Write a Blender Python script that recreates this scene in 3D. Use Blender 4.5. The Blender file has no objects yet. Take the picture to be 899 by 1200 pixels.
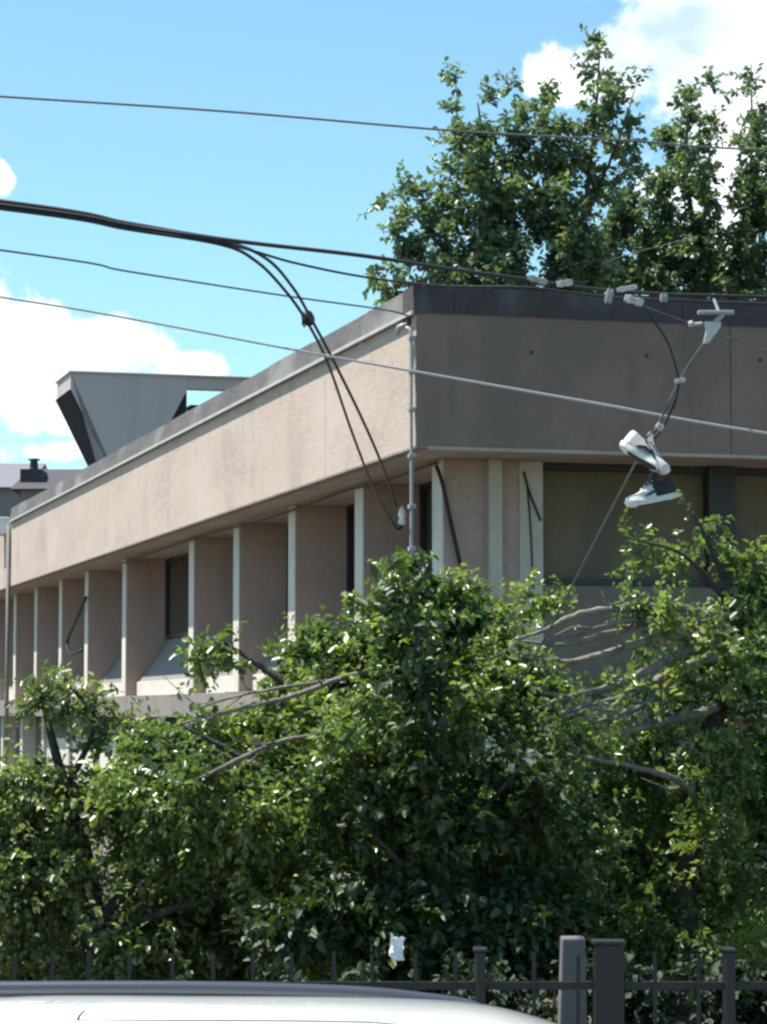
import bpy, bmesh, math, random
import numpy as np
from mathutils import Vector, Matrix, noise as mnoise

random.seed(7)
RNG = np.random.default_rng(11)
S = bpy.context.scene
COL = S.collection
R = math.radians

# ------------------------------------------------------------------ camera
F, CX, CY = 3100.0, 449.5, 600.0       # focal length and centre in photo pixels
H = 2.6                                # eye height
PITCH = math.atan((836 - CY) / F)
cam = bpy.data.cameras.new('camera')
cam.sensor_fit = 'VERTICAL'
cam.sensor_height = 24.0
cam.lens = 24.0 * F / 1200.0
cam.clip_end = 3000
cam.clip_start = 0.1
cam_o = bpy.data.objects.new('camera', cam)
COL.objects.link(cam_o)
cam_o.location = (0, 0, H)
cam_o.rotation_euler = (math.pi / 2 + PITCH, 0, 0)
S.camera = cam_o


def ray(px, py):
    a, b = (px - CX) / F, -(py - CY) / F
    c, s = math.cos(PITCH), math.sin(PITCH)
    return Vector((a, c - b * s, s + b * c))


def at(px, py, Y):
    d = ray(px, py)
    return Vector((0, 0, H)) + d * (Y / d.y)


# ------------------------------------------------------------------ helpers
def tag(o, label=None, cat=None, group=None, kind=None):
    if label: o['label'] = label
    if cat: o['category'] = cat
    if group: o['group'] = group
    if kind: o['kind'] = kind
    return o


def empty(name, loc=(0, 0, 0), rz=0.0):
    o = bpy.data.objects.new(name, None)
    COL.objects.link(o)
    o.location = loc
    o.rotation_euler = (0, 0, rz)
    o.empty_display_size = 0.2
    return o


class MB:
    """collects shapes for ONE mesh object"""
    def __init__(self):
        self.v, self.f, self.m = [], [], []

    def add(self, vs, fs, mi=0):
        n = len(self.v)
        self.v += [tuple(p) for p in vs]
        self.f += [tuple(i + n for i in f) for f in fs]
        self.m += [mi] * len(fs)
        return self

    def box(self, a, b, mi=0):
        x0, y0, z0 = a
        x1, y1, z1 = b
        vs = [(x0, y0, z0), (x1, y0, z0), (x1, y1, z0), (x0, y1, z0),
              (x0, y0, z1), (x1, y0, z1), (x1, y1, z1), (x0, y1, z1)]
        fs = [(0, 3, 2, 1), (4, 5, 6, 7), (0, 1, 5, 4), (1, 2, 6, 5), (2, 3, 7, 6), (3, 0, 4, 7)]
        return self.add(vs, fs, mi)

    def prism(self, poly, fn, t0, t1, mi=0):
        """polygon of 2-D points swept from t0 to t1; fn(p, t) -> 3-D point"""
        n = len(poly)
        vs = [fn(p, t0) for p in poly] + [fn(p, t1) for p in poly]
        fs = [tuple(range(n))[::-1], tuple(range(n, 2 * n))]
        fs += [(i, (i + 1) % n, n + (i + 1) % n, n + i) for i in range(n)]
        return self.add(vs, fs, mi)

    def tube(self, pts, rad, sides=8, mi=0, wob=0.0):
        pts = [Vector(p) for p in pts]
        if not hasattr(rad, '__len__'): rad = [rad] * len(pts)
        vs, fs = [], []
        prev = None
        for i, p in enumerate(pts):
            t = (pts[min(i + 1, len(pts) - 1)] - pts[max(i - 1, 0)])
            if t.length < 1e-9: t = Vector((0, 0, 1))
            t.normalize()
            if prev is None:
                a = t.cross(Vector((0, 0, 1)))
                if a.length < 0.1: a = t.cross(Vector((1, 0, 0)))
            else:
                a = prev - t * prev.dot(t)
            a.normalize()
            prev = a
            b = t.cross(a)
            for k in range(sides):
                an = 2 * math.pi * k / sides
                rr = rad[i] * (1 + (random.uniform(-wob, wob) if wob else 0))
                vs.append(p + (a * math.cos(an) + b * math.sin(an)) * rr)
        for i in range(len(pts) - 1):
            for k in range(sides):
                k2 = (k + 1) % sides
                fs.append((i * sides + k, i * sides + k2, (i + 1) * sides + k2, (i + 1) * sides + k))
        fs.append(tuple(range(sides))[::-1])
        n = (len(pts) - 1) * sides
        fs.append(tuple(range(n, n + sides)))
        return self.add(vs, fs, mi)

    def build(self, name, mats, parent=None, smooth=False, bevel=0.0, M=None):
        me = bpy.data.meshes.new(name)
        me.from_pydata(self.v, [], self.f)
        if not isinstance(mats, (list, tuple)): mats = [mats]
        for m in mats: me.materials.append(m)
        if len(mats) > 1:
            me.polygons.foreach_set('material_index', self.m)
        bm = bmesh.new(); bm.from_mesh(me)
        bmesh.ops.recalc_face_normals(bm, faces=bm.faces[:])
        if bevel > 0:
            es = [e for e in bm.edges if len(e.link_faces) == 2 and e.calc_face_angle(0) > 0.5]
            bmesh.ops.bevel(bm, geom=es, offset=bevel, segments=2, affect='EDGES', profile=0.6)
        if M is not None:
            bmesh.ops.transform(bm, matrix=M, verts=bm.verts[:])
        bm.to_mesh(me); bm.free()
        if smooth:
            me.polygons.foreach_set('use_smooth', [True] * len(me.polygons))
        me.update()
        o = bpy.data.objects.new(name, me)
        COL.objects.link(o)
        if parent: o.parent = parent
        return o


def spline(pts, n=8):
    """Catmull-Rom through tuples of any length"""
    P = [np.array(p, float) for p in pts]
    P = [2 * P[0] - P[1]] + P + [2 * P[-1] - P[-2]]
    out = []
    for i in range(1, len(P) - 2):
        for k in range(n):
            t = k / n
            a, b, c, d = P[i - 1], P[i], P[i + 1], P[i + 2]
            out.append(0.5 * ((2 * b) + (c - a) * t + (2 * a - 5 * b + 4 * c - d) * t * t
                              + (3 * b - a - 3 * c + d) * t ** 3))
    out.append(P[-2])
    return out


# ------------------------------------------------------------------ materials
def mat(name, base, rough=0.7, metallic=0.0, spec=0.5, var=0.0, vscale=4.0, bump=0.0, bscale=30.0,
        streak=None, stain=None, coat=0.0, aniso=1.0):
    """principled material; var: noise mottling; streak: vertical weather streaks; stain: blotch colour"""
    m = bpy.data.materials.new(name)
    m.use_nodes = True
    nt = m.node_tree
    N, L = nt.nodes, nt.links
    bs = N['Principled BSDF']
    bs.inputs['Roughness'].default_value = rough
    bs.inputs['Metallic'].default_value = metallic
    bs.inputs['Specular IOR Level'].default_value = spec
    bs.inputs['Coat Weight'].default_value = coat
    col = None
    tc = N.new('ShaderNodeTexCoord')
    rgb = N.new('ShaderNodeRGB'); rgb.outputs[0].default_value = (*base, 1)
    col = rgb.outputs[0]

    def mixin(fac, colour, amount, mode='MIX'):
        nonlocal col
        mx = N.new('ShaderNodeMix'); mx.data_type = 'RGBA'; mx.blend_type = mode
        mu = N.new('ShaderNodeMath'); mu.operation = 'MULTIPLY'; mu.inputs[1].default_value = amount
        L.new(fac, mu.inputs[0]); L.new(mu.outputs[0], mx.inputs[0])
        L.new(col, mx.inputs[6]); mx.inputs[7].default_value = (*colour, 1)
        col = mx.outputs[2]

    def nz(scale, sc=(1, 1, 1), detail=5, lo=0.4, hi=0.65):
        mp = N.new('ShaderNodeMapping'); mp.inputs['Scale'].default_value = (sc[0], sc[1] * aniso, sc[2])
        L.new(tc.outputs['Object'], mp.inputs[0])
        t = N.new('ShaderNodeTexNoise'); t.inputs['Scale'].default_value = scale
        t.inputs['Detail'].default_value = detail
        L.new(mp.outputs[0], t.inputs[0])
        r = N.new('ShaderNodeMapRange'); r.inputs[1].default_value = lo; r.inputs[2].default_value = hi
        L.new(t.outputs['Fac'], r.inputs[0])
        return r.outputs[0], t.outputs['Fac']

    if var:
        f, _ = nz(vscale)
        mixin(f, tuple(c * (1 - var) for c in base), 1.0)
        f, _ = nz(vscale * 9.3, detail=3)
        mixin(f, tuple(min(1, c * (1 + var * 0.7)) for c in base), 0.6)
    if stain:
        f, _ = nz(stain[1], (1, 1, 0.6), 8, 0.52, 0.66)
        mixin(f, stain[0], stain[2])
    if streak:
        f, _ = nz(streak[1], (1, 1, 0.14), 6, 0.55, 0.72)
        mixin(f, streak[0], streak[2])
    L.new(col, bs.inputs['Base Color'])
    if bump:
        _, t = nz(bscale, detail=6)
        b = N.new('ShaderNodeBump'); b.inputs['Strength'].default_value = bump
        b.inputs['Distance'].default_value = 0.02
        L.new(t, b.inputs['Height']); L.new(b.outputs[0], bs.inputs['Normal'])
    return m


def leaf_mat(name, c1, c2, c3, rough=0.38, trans=0.25, under=0.35):
    m = bpy.data.materials.new(name)
    m.use_nodes = True
    nt = m.node_tree; N, L = nt.nodes, nt.links
    bs = N['Principled BSDF']; out = N['Material Output']
    g = N.new('ShaderNodeNewGeometry')
    cr = N.new('ShaderNodeValToRGB')
    e = cr.color_ramp.elements
    e[0].position = 0.0; e[0].color = (*c1, 1)
    e[1].position = 1.0; e[1].color = (*c3, 1)
    k = e.new(0.6); k.color = (*c2, 1)
    tcn = N.new('ShaderNodeTexCoord'); ns = N.new('ShaderNodeTexNoise'); ns.inputs['Scale'].default_value = 1.6; ns.inputs['Detail'].default_value = 2
    L.new(tcn.outputs['Object'], ns.inputs[0])
    m1 = N.new('ShaderNodeMath'); m1.operation = 'MULTIPLY'; m1.inputs[1].default_value = 0.55; L.new(g.outputs['Random Per Island'], m1.inputs[0])
    m2 = N.new('ShaderNodeMath'); m2.operation = 'MULTIPLY_ADD'; m2.inputs[1].default_value = 1.8; m2.inputs[2].default_value = -0.65; L.new(ns.outputs['Fac'], m2.inputs[0])
    m3 = N.new('ShaderNodeMath'); m3.operation = 'ADD'; m3.use_clamp = True; L.new(m1.outputs[0], m3.inputs[0]); L.new(m2.outputs[0], m3.inputs[1])
    L.new(m3.outputs[0], cr.inputs[0])
    # the underside of a leaf is paler and duller
    mx = N.new('ShaderNodeMix'); mx.data_type = 'RGBA'
    bf = N.new('ShaderNodeMath'); bf.operation = 'MULTIPLY'; bf.inputs[1].default_value = under
    L.new(g.outputs['Backfacing'], bf.inputs[0]); L.new(bf.outputs[0], mx.inputs[0])
    L.new(cr.outputs[0], mx.inputs[6]); mx.inputs[7].default_value = (0.16, 0.19, 0.11, 1)
    L.new(mx.outputs[2], bs.inputs['Base Color'])
    bs.inputs['Roughness'].default_value = rough
    bs.inputs['Specular IOR Level'].default_value = 0.55
    tr = N.new('ShaderNodeBsdfTranslucent')
    h = N.new('ShaderNodeMix'); h.data_type = 'RGBA'; h.blend_type = 'MULTIPLY'; h.inputs[0].default_value = 1
    L.new(cr.outputs[0], h.inputs[6]); h.inputs[7].default_value = (2.2, 2.4, 0.9, 1)
    L.new(h.outputs[2], tr.inputs[0])
    ms = N.new('ShaderNodeMixShader'); ms.inputs[0].default_value = trans
    L.new(bs.outputs[0], ms.inputs[1]); L.new(tr.outputs[0], ms.inputs[2])
    L.new(ms.outputs[0], out.inputs[0])
    return m


def glass_mat(name, base=(0.02, 0.022, 0.025), rough=0.06):
    return mat(name, base, rough, spec=0.6)


M = {}
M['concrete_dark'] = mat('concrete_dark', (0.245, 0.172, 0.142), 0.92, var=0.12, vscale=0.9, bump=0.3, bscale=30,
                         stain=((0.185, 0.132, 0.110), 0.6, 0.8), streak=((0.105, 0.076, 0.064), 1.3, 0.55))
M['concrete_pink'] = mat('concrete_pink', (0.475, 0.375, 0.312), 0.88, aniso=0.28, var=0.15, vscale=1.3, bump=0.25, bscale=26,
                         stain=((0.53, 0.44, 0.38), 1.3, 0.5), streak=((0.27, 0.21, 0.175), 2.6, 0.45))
M['concrete_pale'] = mat('concrete_pale', (0.52, 0.465, 0.405), 0.88, var=0.14, vscale=1.6, bump=0.2,
                         streak=((0.24, 0.21, 0.19), 2.2, 0.5))
M['concrete_white'] = mat('concrete_white', (0.64, 0.575, 0.505), 0.8, var=0.10, vscale=2.0, bump=0.15,
                          stain=((0.45, 0.42, 0.38), 2.5, 0.35))
M['fin_side'] = mat('fin_side', (0.44, 0.32, 0.275), 0.9, var=0.12, vscale=1.4, bump=0.3, bscale=40,
                    streak=((0.27, 0.20, 0.17), 2.5, 0.4))
M['ledge'] = mat('ledge', (0.25, 0.212, 0.19), 0.9, var=0.15, vscale=1.4, bump=0.2, stain=((0.17, 0.145, 0.13), 1.5, 0.6))
M['soffit'] = mat('soffit', (0.40, 0.33, 0.29), 0.9, var=0.15, vscale=1.2, stain=((0.27, 0.22, 0.19), 1.1, 0.6))
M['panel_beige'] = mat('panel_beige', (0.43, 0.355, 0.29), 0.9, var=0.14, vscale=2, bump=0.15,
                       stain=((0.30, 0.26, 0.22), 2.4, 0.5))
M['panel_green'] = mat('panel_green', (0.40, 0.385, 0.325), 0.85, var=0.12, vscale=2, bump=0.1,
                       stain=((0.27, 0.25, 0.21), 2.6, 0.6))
M['blind'] = mat('blind', (0.145, 0.115, 0.072), 0.75, var=0.18, vscale=1.0, stain=((0.09, 0.085, 0.06), 1.3, 0.6))
M['grey_slope'] = mat('grey_slope', (0.20, 0.182, 0.172), 0.85, var=0.12, vscale=2.2, stain=((0.22, 0.21, 0.2), 2, 0.5))
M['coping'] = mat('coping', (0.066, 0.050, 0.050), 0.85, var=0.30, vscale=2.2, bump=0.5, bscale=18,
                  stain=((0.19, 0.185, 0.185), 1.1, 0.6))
M['coping_lit'] = mat('coping_lit', (0.115, 0.107, 0.105), 0.9, var=0.30, vscale=1.6, bump=0.5, bscale=18, aniso=0.4,
                      stain=((0.25, 0.24, 0.235), 1.3, 0.7))  # lighter copy of the coping material, sunlight put into its tone
M['trim'] = mat('trim', (0.50, 0.48, 0.46), 0.5, 0.2, var=0.2, vscale=3)
M['dark_frame'] = mat('dark_frame', (0.028, 0.026, 0.028), 0.5, var=0.1)
M['glass'] = glass_mat('glass')
M['roof_felt'] = mat('roof_felt', (0.12, 0.12, 0.125), 0.95, var=0.2)
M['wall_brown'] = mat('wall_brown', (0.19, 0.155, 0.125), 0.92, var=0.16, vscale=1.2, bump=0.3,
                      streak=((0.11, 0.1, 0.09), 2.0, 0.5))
M['metal_grey'] = mat('metal_grey', (0.46, 0.395, 0.375), 0.6, 0.0, var=0.07, vscale=1.0, streak=((0.20, 0.2, 0.21), 1.5, 0.35))
M['metal_dark'] = mat('metal_dark', (0.04, 0.036, 0.042), 0.95, spec=0.08, var=0.15, vscale=2)
M['white_box'] = mat('white_box', (0.8, 0.8, 0.79), 0.5, var=0.04)
M['galv'] = mat('galv', (0.36, 0.355, 0.345), 0.55, 0.2, var=0.22, vscale=9)
M['cable_black'] = mat('cable_black', (0.012, 0.012, 0.014), 0.5, spec=0.4)
M['cable_grey'] = mat('cable_grey', (0.085, 0.09, 0.09), 0.5)
M['cable_pale'] = mat('cable_pale', (0.33, 0.33, 0.33), 0.5, 0.3)
M['bark'] = mat('bark', (0.055, 0.047, 0.04), 0.95, var=0.4, vscale=14, bump=0.9, bscale=40)
M['bark_pale'] = mat('bark_pale', (0.20, 0.175, 0.15), 0.95, var=0.4, vscale=12, bump=0.7, bscale=40,
                     stain=((0.1, 0.09, 0.075), 6, 0.8))
M['leaf_front'] = leaf_mat('leaf_front', (0.050, 0.082, 0.028), (0.118, 0.168, 0.050), (0.28, 0.33, 0.115), 0.29, 0.27)
M['leaf_left'] = leaf_mat('leaf_left', (0.060, 0.086, 0.036), (0.140, 0.178, 0.072), (0.33, 0.36, 0.17), 0.29, 0.26)
M['leaf_back'] = leaf_mat('leaf_back', (0.068, 0.106, 0.074), (0.112, 0.162, 0.104), (0.20, 0.25, 0.125), 0.36, 0.26)
M['leaf_dark'] = leaf_mat('leaf_dark', (0.020, 0.036, 0.011), (0.036, 0.062, 0.016), (0.080, 0.125, 0.028), 0.48, 0.18, 0.08)
M['leaf_shade'] = leaf_mat('leaf_shade', (0.018, 0.034, 0.014), (0.026, 0.045, 0.018), (0.042, 0.062, 0.024), 0.7, 0.12, 0.0)  # near-black leaf colour stands in for deep shade
M['sleeve'] = mat('sleeve', (0.52, 0.50, 0.46), 0.6, var=0.3, vscale=25)
M['car_white'] = mat('car_white', (0.82, 0.82, 0.81), 0.25, spec=0.5, coat=1.0)
M['car_trim'] = mat('car_trim', (0.05, 0.055, 0.07), 0.28, spec=0.6, var=0.05)
M['rubber'] = mat('rubber', (0.02, 0.02, 0.02), 0.85)
M['seam'] = mat('seam', (0.10, 0.10, 0.10), 0.8)
M['asphalt'] = mat('asphalt', (0.05, 0.05, 0.052), 0.92, var=0.25, vscale=1.2, bump=0.5, bscale=90)
M['paving'] = mat('paving', (0.30, 0.29, 0.275), 0.9, var=0.18, vscale=1.5, bump=0.3, bscale=40)
M['soil'] = mat('soil', (0.09, 0.08, 0.06), 0.95, var=0.35, vscale=0.6, bump=0.6, bscale=12)
M['paint'] = mat('paint', (0.75, 0.75, 0.72), 0.7, var=0.15, vscale=5)
M['fence_black'] = mat('fence_black', (0.012, 0.010, 0.0105), 0.55, var=0.25, vscale=8)
M['pier'] = mat('pier', (0.13, 0.12, 0.118), 0.9, var=0.2, vscale=3, bump=0.3, streak=((0.18, 0.18, 0.19), 3, 0.6))
M['shoe_white'] = mat('shoe_white', (0.66, 0.64, 0.60), 0.7, var=0.22, vscale=20)
M['shoe_grey'] = mat('shoe_grey', (0.33, 0.32, 0.32), 0.8, var=0.15, vscale=25)
M['shoe_black'] = mat('shoe_black', (0.028, 0.024, 0.022), 0.7, var=0.2, vscale=25)
M['house_wall'] = mat('house_wall', (0.22, 0.215, 0.21), 0.9, var=0.1, vscale=1.0)
M['house_roof'] = mat('house_roof', (0.060, 0.055, 0.064), 0.85, var=0.15, vscale=1.5)
M['house_roof_pale'] = mat('house_roof_pale', (0.16, 0.16, 0.175), 0.85, var=0.1, vscale=1.5)
M['brick_dark'] = mat('brick_dark', (0.06, 0.05, 0.052), 0.9, var=0.25, vscale=6)

# ------------------------------------------------------------------ light, sky
SUN_EL = R(66)
sun_h = Vector((-0.985, 0.10)).normalized()
sun_dir = Vector((sun_h.x * math.cos(SUN_EL), sun_h.y * math.cos(SUN_EL), math.sin(SUN_EL)))
sl = bpy.data.lights.new('sun', 'SUN')
sl.energy = 5.0
sl.angle = R(0.5)
sl.color = (1.0, 0.95, 0.88)
so = bpy.data.objects.new('sun', sl); COL.objects.link(so)
so.rotation_euler = (-sun_dir).to_track_quat('-Z', 'Y').to_euler()

W = bpy.data.worlds.new('World'); S.world = W; W.use_nodes = True
N, L = W.node_tree.nodes, W.node_tree.links
bg = N['Background']; bg.inputs[1].default_value = 0.09
sky = N.new('ShaderNodeTexSky'); sky.sky_type = 'NISHITA'; sky.sun_disc = False
sky.sun_elevation = SUN_EL
sky.sun_rotation = math.atan2(sun_h.x, sun_h.y)
sky.air_density = 1.0; sky.dust_density = 0.6; sky.ozone_density = 1.0
tc = N.new('ShaderNodeTexCoord')


def wmath(op, a, b=None, c=None):
    n = N.new('ShaderNodeMath'); n.operation = op
    for i, x in enumerate((a, b, c)):
        if x is None: continue
        if isinstance(x, (int, float)): n.inputs[i].default_value = x
        else: L.new(x, n.inputs[i])
    return n.outputs[0]


sep = N.new('ShaderNodeSeparateXYZ'); L.new(tc.outputs['Generated'], sep.inputs[0])
# cloud banks: soft lumps in the sky at fixed compass bearings, broken up by noise
banks = [(20, 394, 95, 36), (120, 404, 90, 30), (228, 432, 50, 20), (40, 475, 120, 50, -0.30), (-120, 400, 150, 90),
         (-8, 205, 22, 24), (810, 45, 115, 70), (712, 85, 70, 40), (890, 120, 130, 110), (860, 70, 120, 90), (1000, 30, 200, 160),
         (60, 530, 90, 26, -0.5), (860, 215, 90, 70), (760, -40, 90, 50)]
nz1 = N.new('ShaderNodeTexNoise'); nz1.inputs['Scale'].default_value = 26; nz1.inputs['Detail'].default_value = 8
nz1.inputs['Roughness'].default_value = 0.62
L.new(tc.outputs['Generated'], nz1.inputs[0])
dens = None
for (px, py, rx, ry, *lift) in banks:
    d = ray(px, py).normalized()
    vs = N.new('ShaderNodeVectorMath'); vs.operation = 'SUBTRACT'
    L.new(tc.outputs['Generated'], vs.inputs[0]); vs.inputs[1].default_value = d
    vm = N.new('ShaderNodeVectorMath'); vm.operation = 'MULTIPLY'
    L.new(vs.outputs[0], vm.inputs[0]); vm.inputs[1].default_value = (F / rx, 4, F / ry)
    ln = N.new('ShaderNodeVectorMath'); ln.operation = 'LENGTH'; L.new(vm.outputs[0], ln.inputs[0])
    v = wmath('SUBTRACT', 1.0 + (lift[0] if lift else 0.0), ln.outputs['Value'])
    dens = v if dens is None else wmath('SMOOTH_MAX', dens, v, 0.25)
dens = wmath('MAXIMUM', dens, -1.2)
dens = wmath('ADD', dens, wmath('MULTIPLY', wmath('SUBTRACT', nz1.outputs['Fac'], 0.47), 2.6))
mask = N.new('ShaderNodeMapRange'); mask.interpolation_type = 'SMOOTHSTEP'
mask.inputs[1].default_value = -0.02; mask.inputs[2].default_value = 0.34
L.new(dens, mask.inputs[0])
nz2 = N.new('ShaderNodeTexNoise'); nz2.inputs['Scale'].default_value = 17; nz2.inputs['Detail'].default_value = 6
mp2 = N.new('ShaderNodeMapping'); mp2.inputs['Location'].default_value = (3, 1, 0.02); mp2.inputs['Scale'].default_value = (1, 1, 1.6)
L.new(tc.outputs['Generated'], mp2.inputs[0]); L.new(mp2.outputs[0], nz2.inputs[0])
cr = N.new('ShaderNodeValToRGB')
cr.color_ramp.elements[0].position = 0.34; cr.color_ramp.elements[0].color = (4.3, 5.6, 6.8, 1)
cr.color_ramp.elements[1].position = 0.53; cr.color_ramp.elements[1].color = (9.0, 9.3, 9.6, 1)
L.new(nz2.outputs['Fac'], cr.inputs[0])
tint = N.new('ShaderNodeMix'); tint.data_type = 'RGBA'; tint.blend_type = 'MULTIPLY'; tint.inputs[0].default_value = 1
L.new(sky.outputs[0], tint.inputs[6]); tint.inputs[7].default_value = (0.93, 1.24, 1.20, 1)
mx = N.new('ShaderNodeMix'); mx.data_type = 'RGBA'
L.new(mask.outputs[0], mx.inputs[0]); L.new(tint.outputs[2], mx.inputs[6]); L.new(cr.outputs[0], mx.inputs[7])
L.new(mx.outputs[2], bg.inputs[0])

S.view_settings.view_transform = 'Standard'
S.view_settings.look = 'None'
S.view_settings.gamma = 1.0
S.view_settings.exposure = 0.85
S.cycles.filter_width = 2.5

# ------------------------------------------------------------------ ground
def sheet(name, x0, x1, y0, y1, z, m):
    o = MB().add([(x0, y0, z), (x1, y0, z), (x1, y1, z), (x0, y1, z)], [(0, 1, 2, 3)]).build(name, m)
    return tag(o, kind='structure')

sheet('ground', -600, 600, -300, 1500, 0.0, M['soil'])
sheet('road', -300, 300, 1.2, 12.4, 0.004, M['asphalt'])
pv = MB().box((-300, 12.55, 0.0), (300, 14.7, 0.14)).build('pavement', M['paving']); tag(pv, kind='structure')
kb = MB().box((-300, 12.4, 0.0), (300, 12.547, 0.145)).build('kerb', M['pier'], bevel=0.015); tag(kb, kind='structure')
ml = MB()
for i in range(-14, 15): ml.box((i * 6, 6.2, 0.005), (i * 6 + 3, 6.32, 0.009))
tag(ml.build('road_marking', M['paint']), kind='structure')

# ------------------------------------------------------------------ the office building
AL = R(15.65)
C = at(488, 836, 31.0); C.z = 0.0
dR = Vector((math.cos(AL), math.sin(AL), 0)); dL = Vector((-math.sin(AL), math.cos(AL), 0))
BLD = empty('office_building', C, AL)
tag(BLD, 'two storey beige concrete office building with deep fins and a wide overhanging roof band', 'building')


def hit(px, py, v=None, u=None):
    """local (v,u,z) where the sight line through a photo point meets the plane v=const or u=const"""
    o = Vector((0, 0, H)); d = ray(px, py)
    n, k = (dR, v) if v is not None else (dL, u)
    t = (k - (o - C).dot(n)) / d.dot(n)
    p = o + d * t - C
    return Vector((p.dot(dR), p.dot(dL), p.z))


ZB = hit(488, 522, v=0).z      # fascia bottom
ZG = hit(488, 366, v=0).z      # gutter line
ZT = hit(488, 334, v=0).z      # coping top
ZF = 2.95                      # underside of the upper windows
RU, RV = 1.10, 0.65            # recess of the right and the left face behind the band
U_END = hit(13, 650, v=0).y
WL, WF = 6.0, 12.0             # width of the long wing, depth of the front wing
VR = 15.0

# long sunny band and the shaded short one, with their panel joints as real grooves
fl = MB()
js = [0.0, 4.3, 8.6, 12.9, 17.2, 21.5, 25.8, 30.1, U_END]
for a, b in zip(js[:-1], js[1:]):
    fl.box((0, a + 0.006, ZB), (0.2, b - 0.006, ZG + 0.05))
fl.box((0.02, 0.1, ZB + 0.01), (0.18, U_END - 0.05, ZG))
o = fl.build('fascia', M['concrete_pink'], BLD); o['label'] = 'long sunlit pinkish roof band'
fr = MB()
jr = [0.0, 4.0, 8.0, 12.0, VR]
for a, b in zip(jr[:-1], jr[1:]):
    fr.box((a, -0.02, ZB), (b - 0.012, 0.003, ZG + 0.05))
fr.box((0.22, 0.0035, ZB + 0.01), (VR - 0.05, 0.18, ZG))
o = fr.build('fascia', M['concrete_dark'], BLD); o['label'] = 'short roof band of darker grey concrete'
for px, py in ((622, 413), (757, 417), (890, 422)):
    p = hit(px, py, u=0)
    MB().tube([(p.x, -0.024, p.z), (p.x, 0.03, p.z)], 0.028, 10).build('anchor_hole', M['dark_frame'], BLD)
for px, py in ((436, 434), (460, 425), (392, 455), (345, 478), (315, 490)):
    p = hit(px, py, v=0)
    MB().tube([(-0.004, p.y, p.z), (0.02, p.y, p.z)], 0.022, 8).build('anchor_hole', M['fin_side'], BLD)
# band of the far extension past the downpipe, a little lower, no coping
MB().box((0.0, U_END + 0.04, ZB), (0.2, U_END + 9, ZG - 0.12)).build('fascia', M['concrete_pink'], BLD)
lipm = MB()
lipm.box((-0.012, -0.025, ZB - 0.03), (0.14, U_END + 9, ZB - 0.003))
lipm.build('drip_edge', M['ledge'], BLD)
MB().box((0.143, -0.028, ZB - 0.045), (VR, 0.14, ZB - 0.003)).build('drip_edge', M['panel_beige'], BLD)
sf = MB()
sf.box((0.143, 0.143, ZB - 0.03), (VR, WF, ZB + 0.12))
sf.box((0.143, WF + 0.003, ZB - 0.03), (WL, U_END + 9, ZB + 0.12))
sf.build('soffit', M['soffit'], BLD)
rf = MB()
rf.box((0.203, 0.203, ZB + 0.125), (VR, WF, ZG - 0.1))
rf.box((0.203, WF + 0.003, ZB + 0.125), (WL, U_END + 8.9, ZG - 0.18))
rf.build('roof', M['roof_felt'], BLD)
# sloping coping
prof = [(-0.04, ZG + 0.0), (0.0, ZT), (0.42, ZT), (0.46, ZG - 0.11), (0.203, ZG - 0.11), (0.203, ZG + 0.06), (-0.02, ZG + 0.055)]
c1 = MB()
nseg = 14
for i in range(nseg):
    a = 0.0 + U_END * i / nseg; b = U_END * (i + 1) / nseg - 0.012
    dz = random.uniform(-0.012, 0.012)
    c1.prism(prof, lambda p, t: (p[0], t, p[1] + (dz if p[1] > ZG + 0.2 else 0)), a, b)
o = c1.build('coping', M['coping_lit'], BLD); o['label'] = 'mottled grey coping, lightened copy for the sunlit band'
c2 = MB()
for i in range(5):
    a = 0.47 + (VR - 0.47) * i / 5; b = 0.47 + (VR - 0.47) * (i + 1) / 5 - 0.008
    c2.prism(prof, lambda p, t: (t, p[0], p[1]), a, b)
c2.prism(prof, lambda p, t: (t, p[0] - 0.003, p[1] - 0.002), -0.038, 0.462)
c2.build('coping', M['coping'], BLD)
gt = MB()
gt.box((-0.075, -0.07, ZG - 0.03), (-0.043, U_END - 0.1, ZG + 0.012))
gt.build('gutter_edge', M['trim'], BLD)

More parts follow.
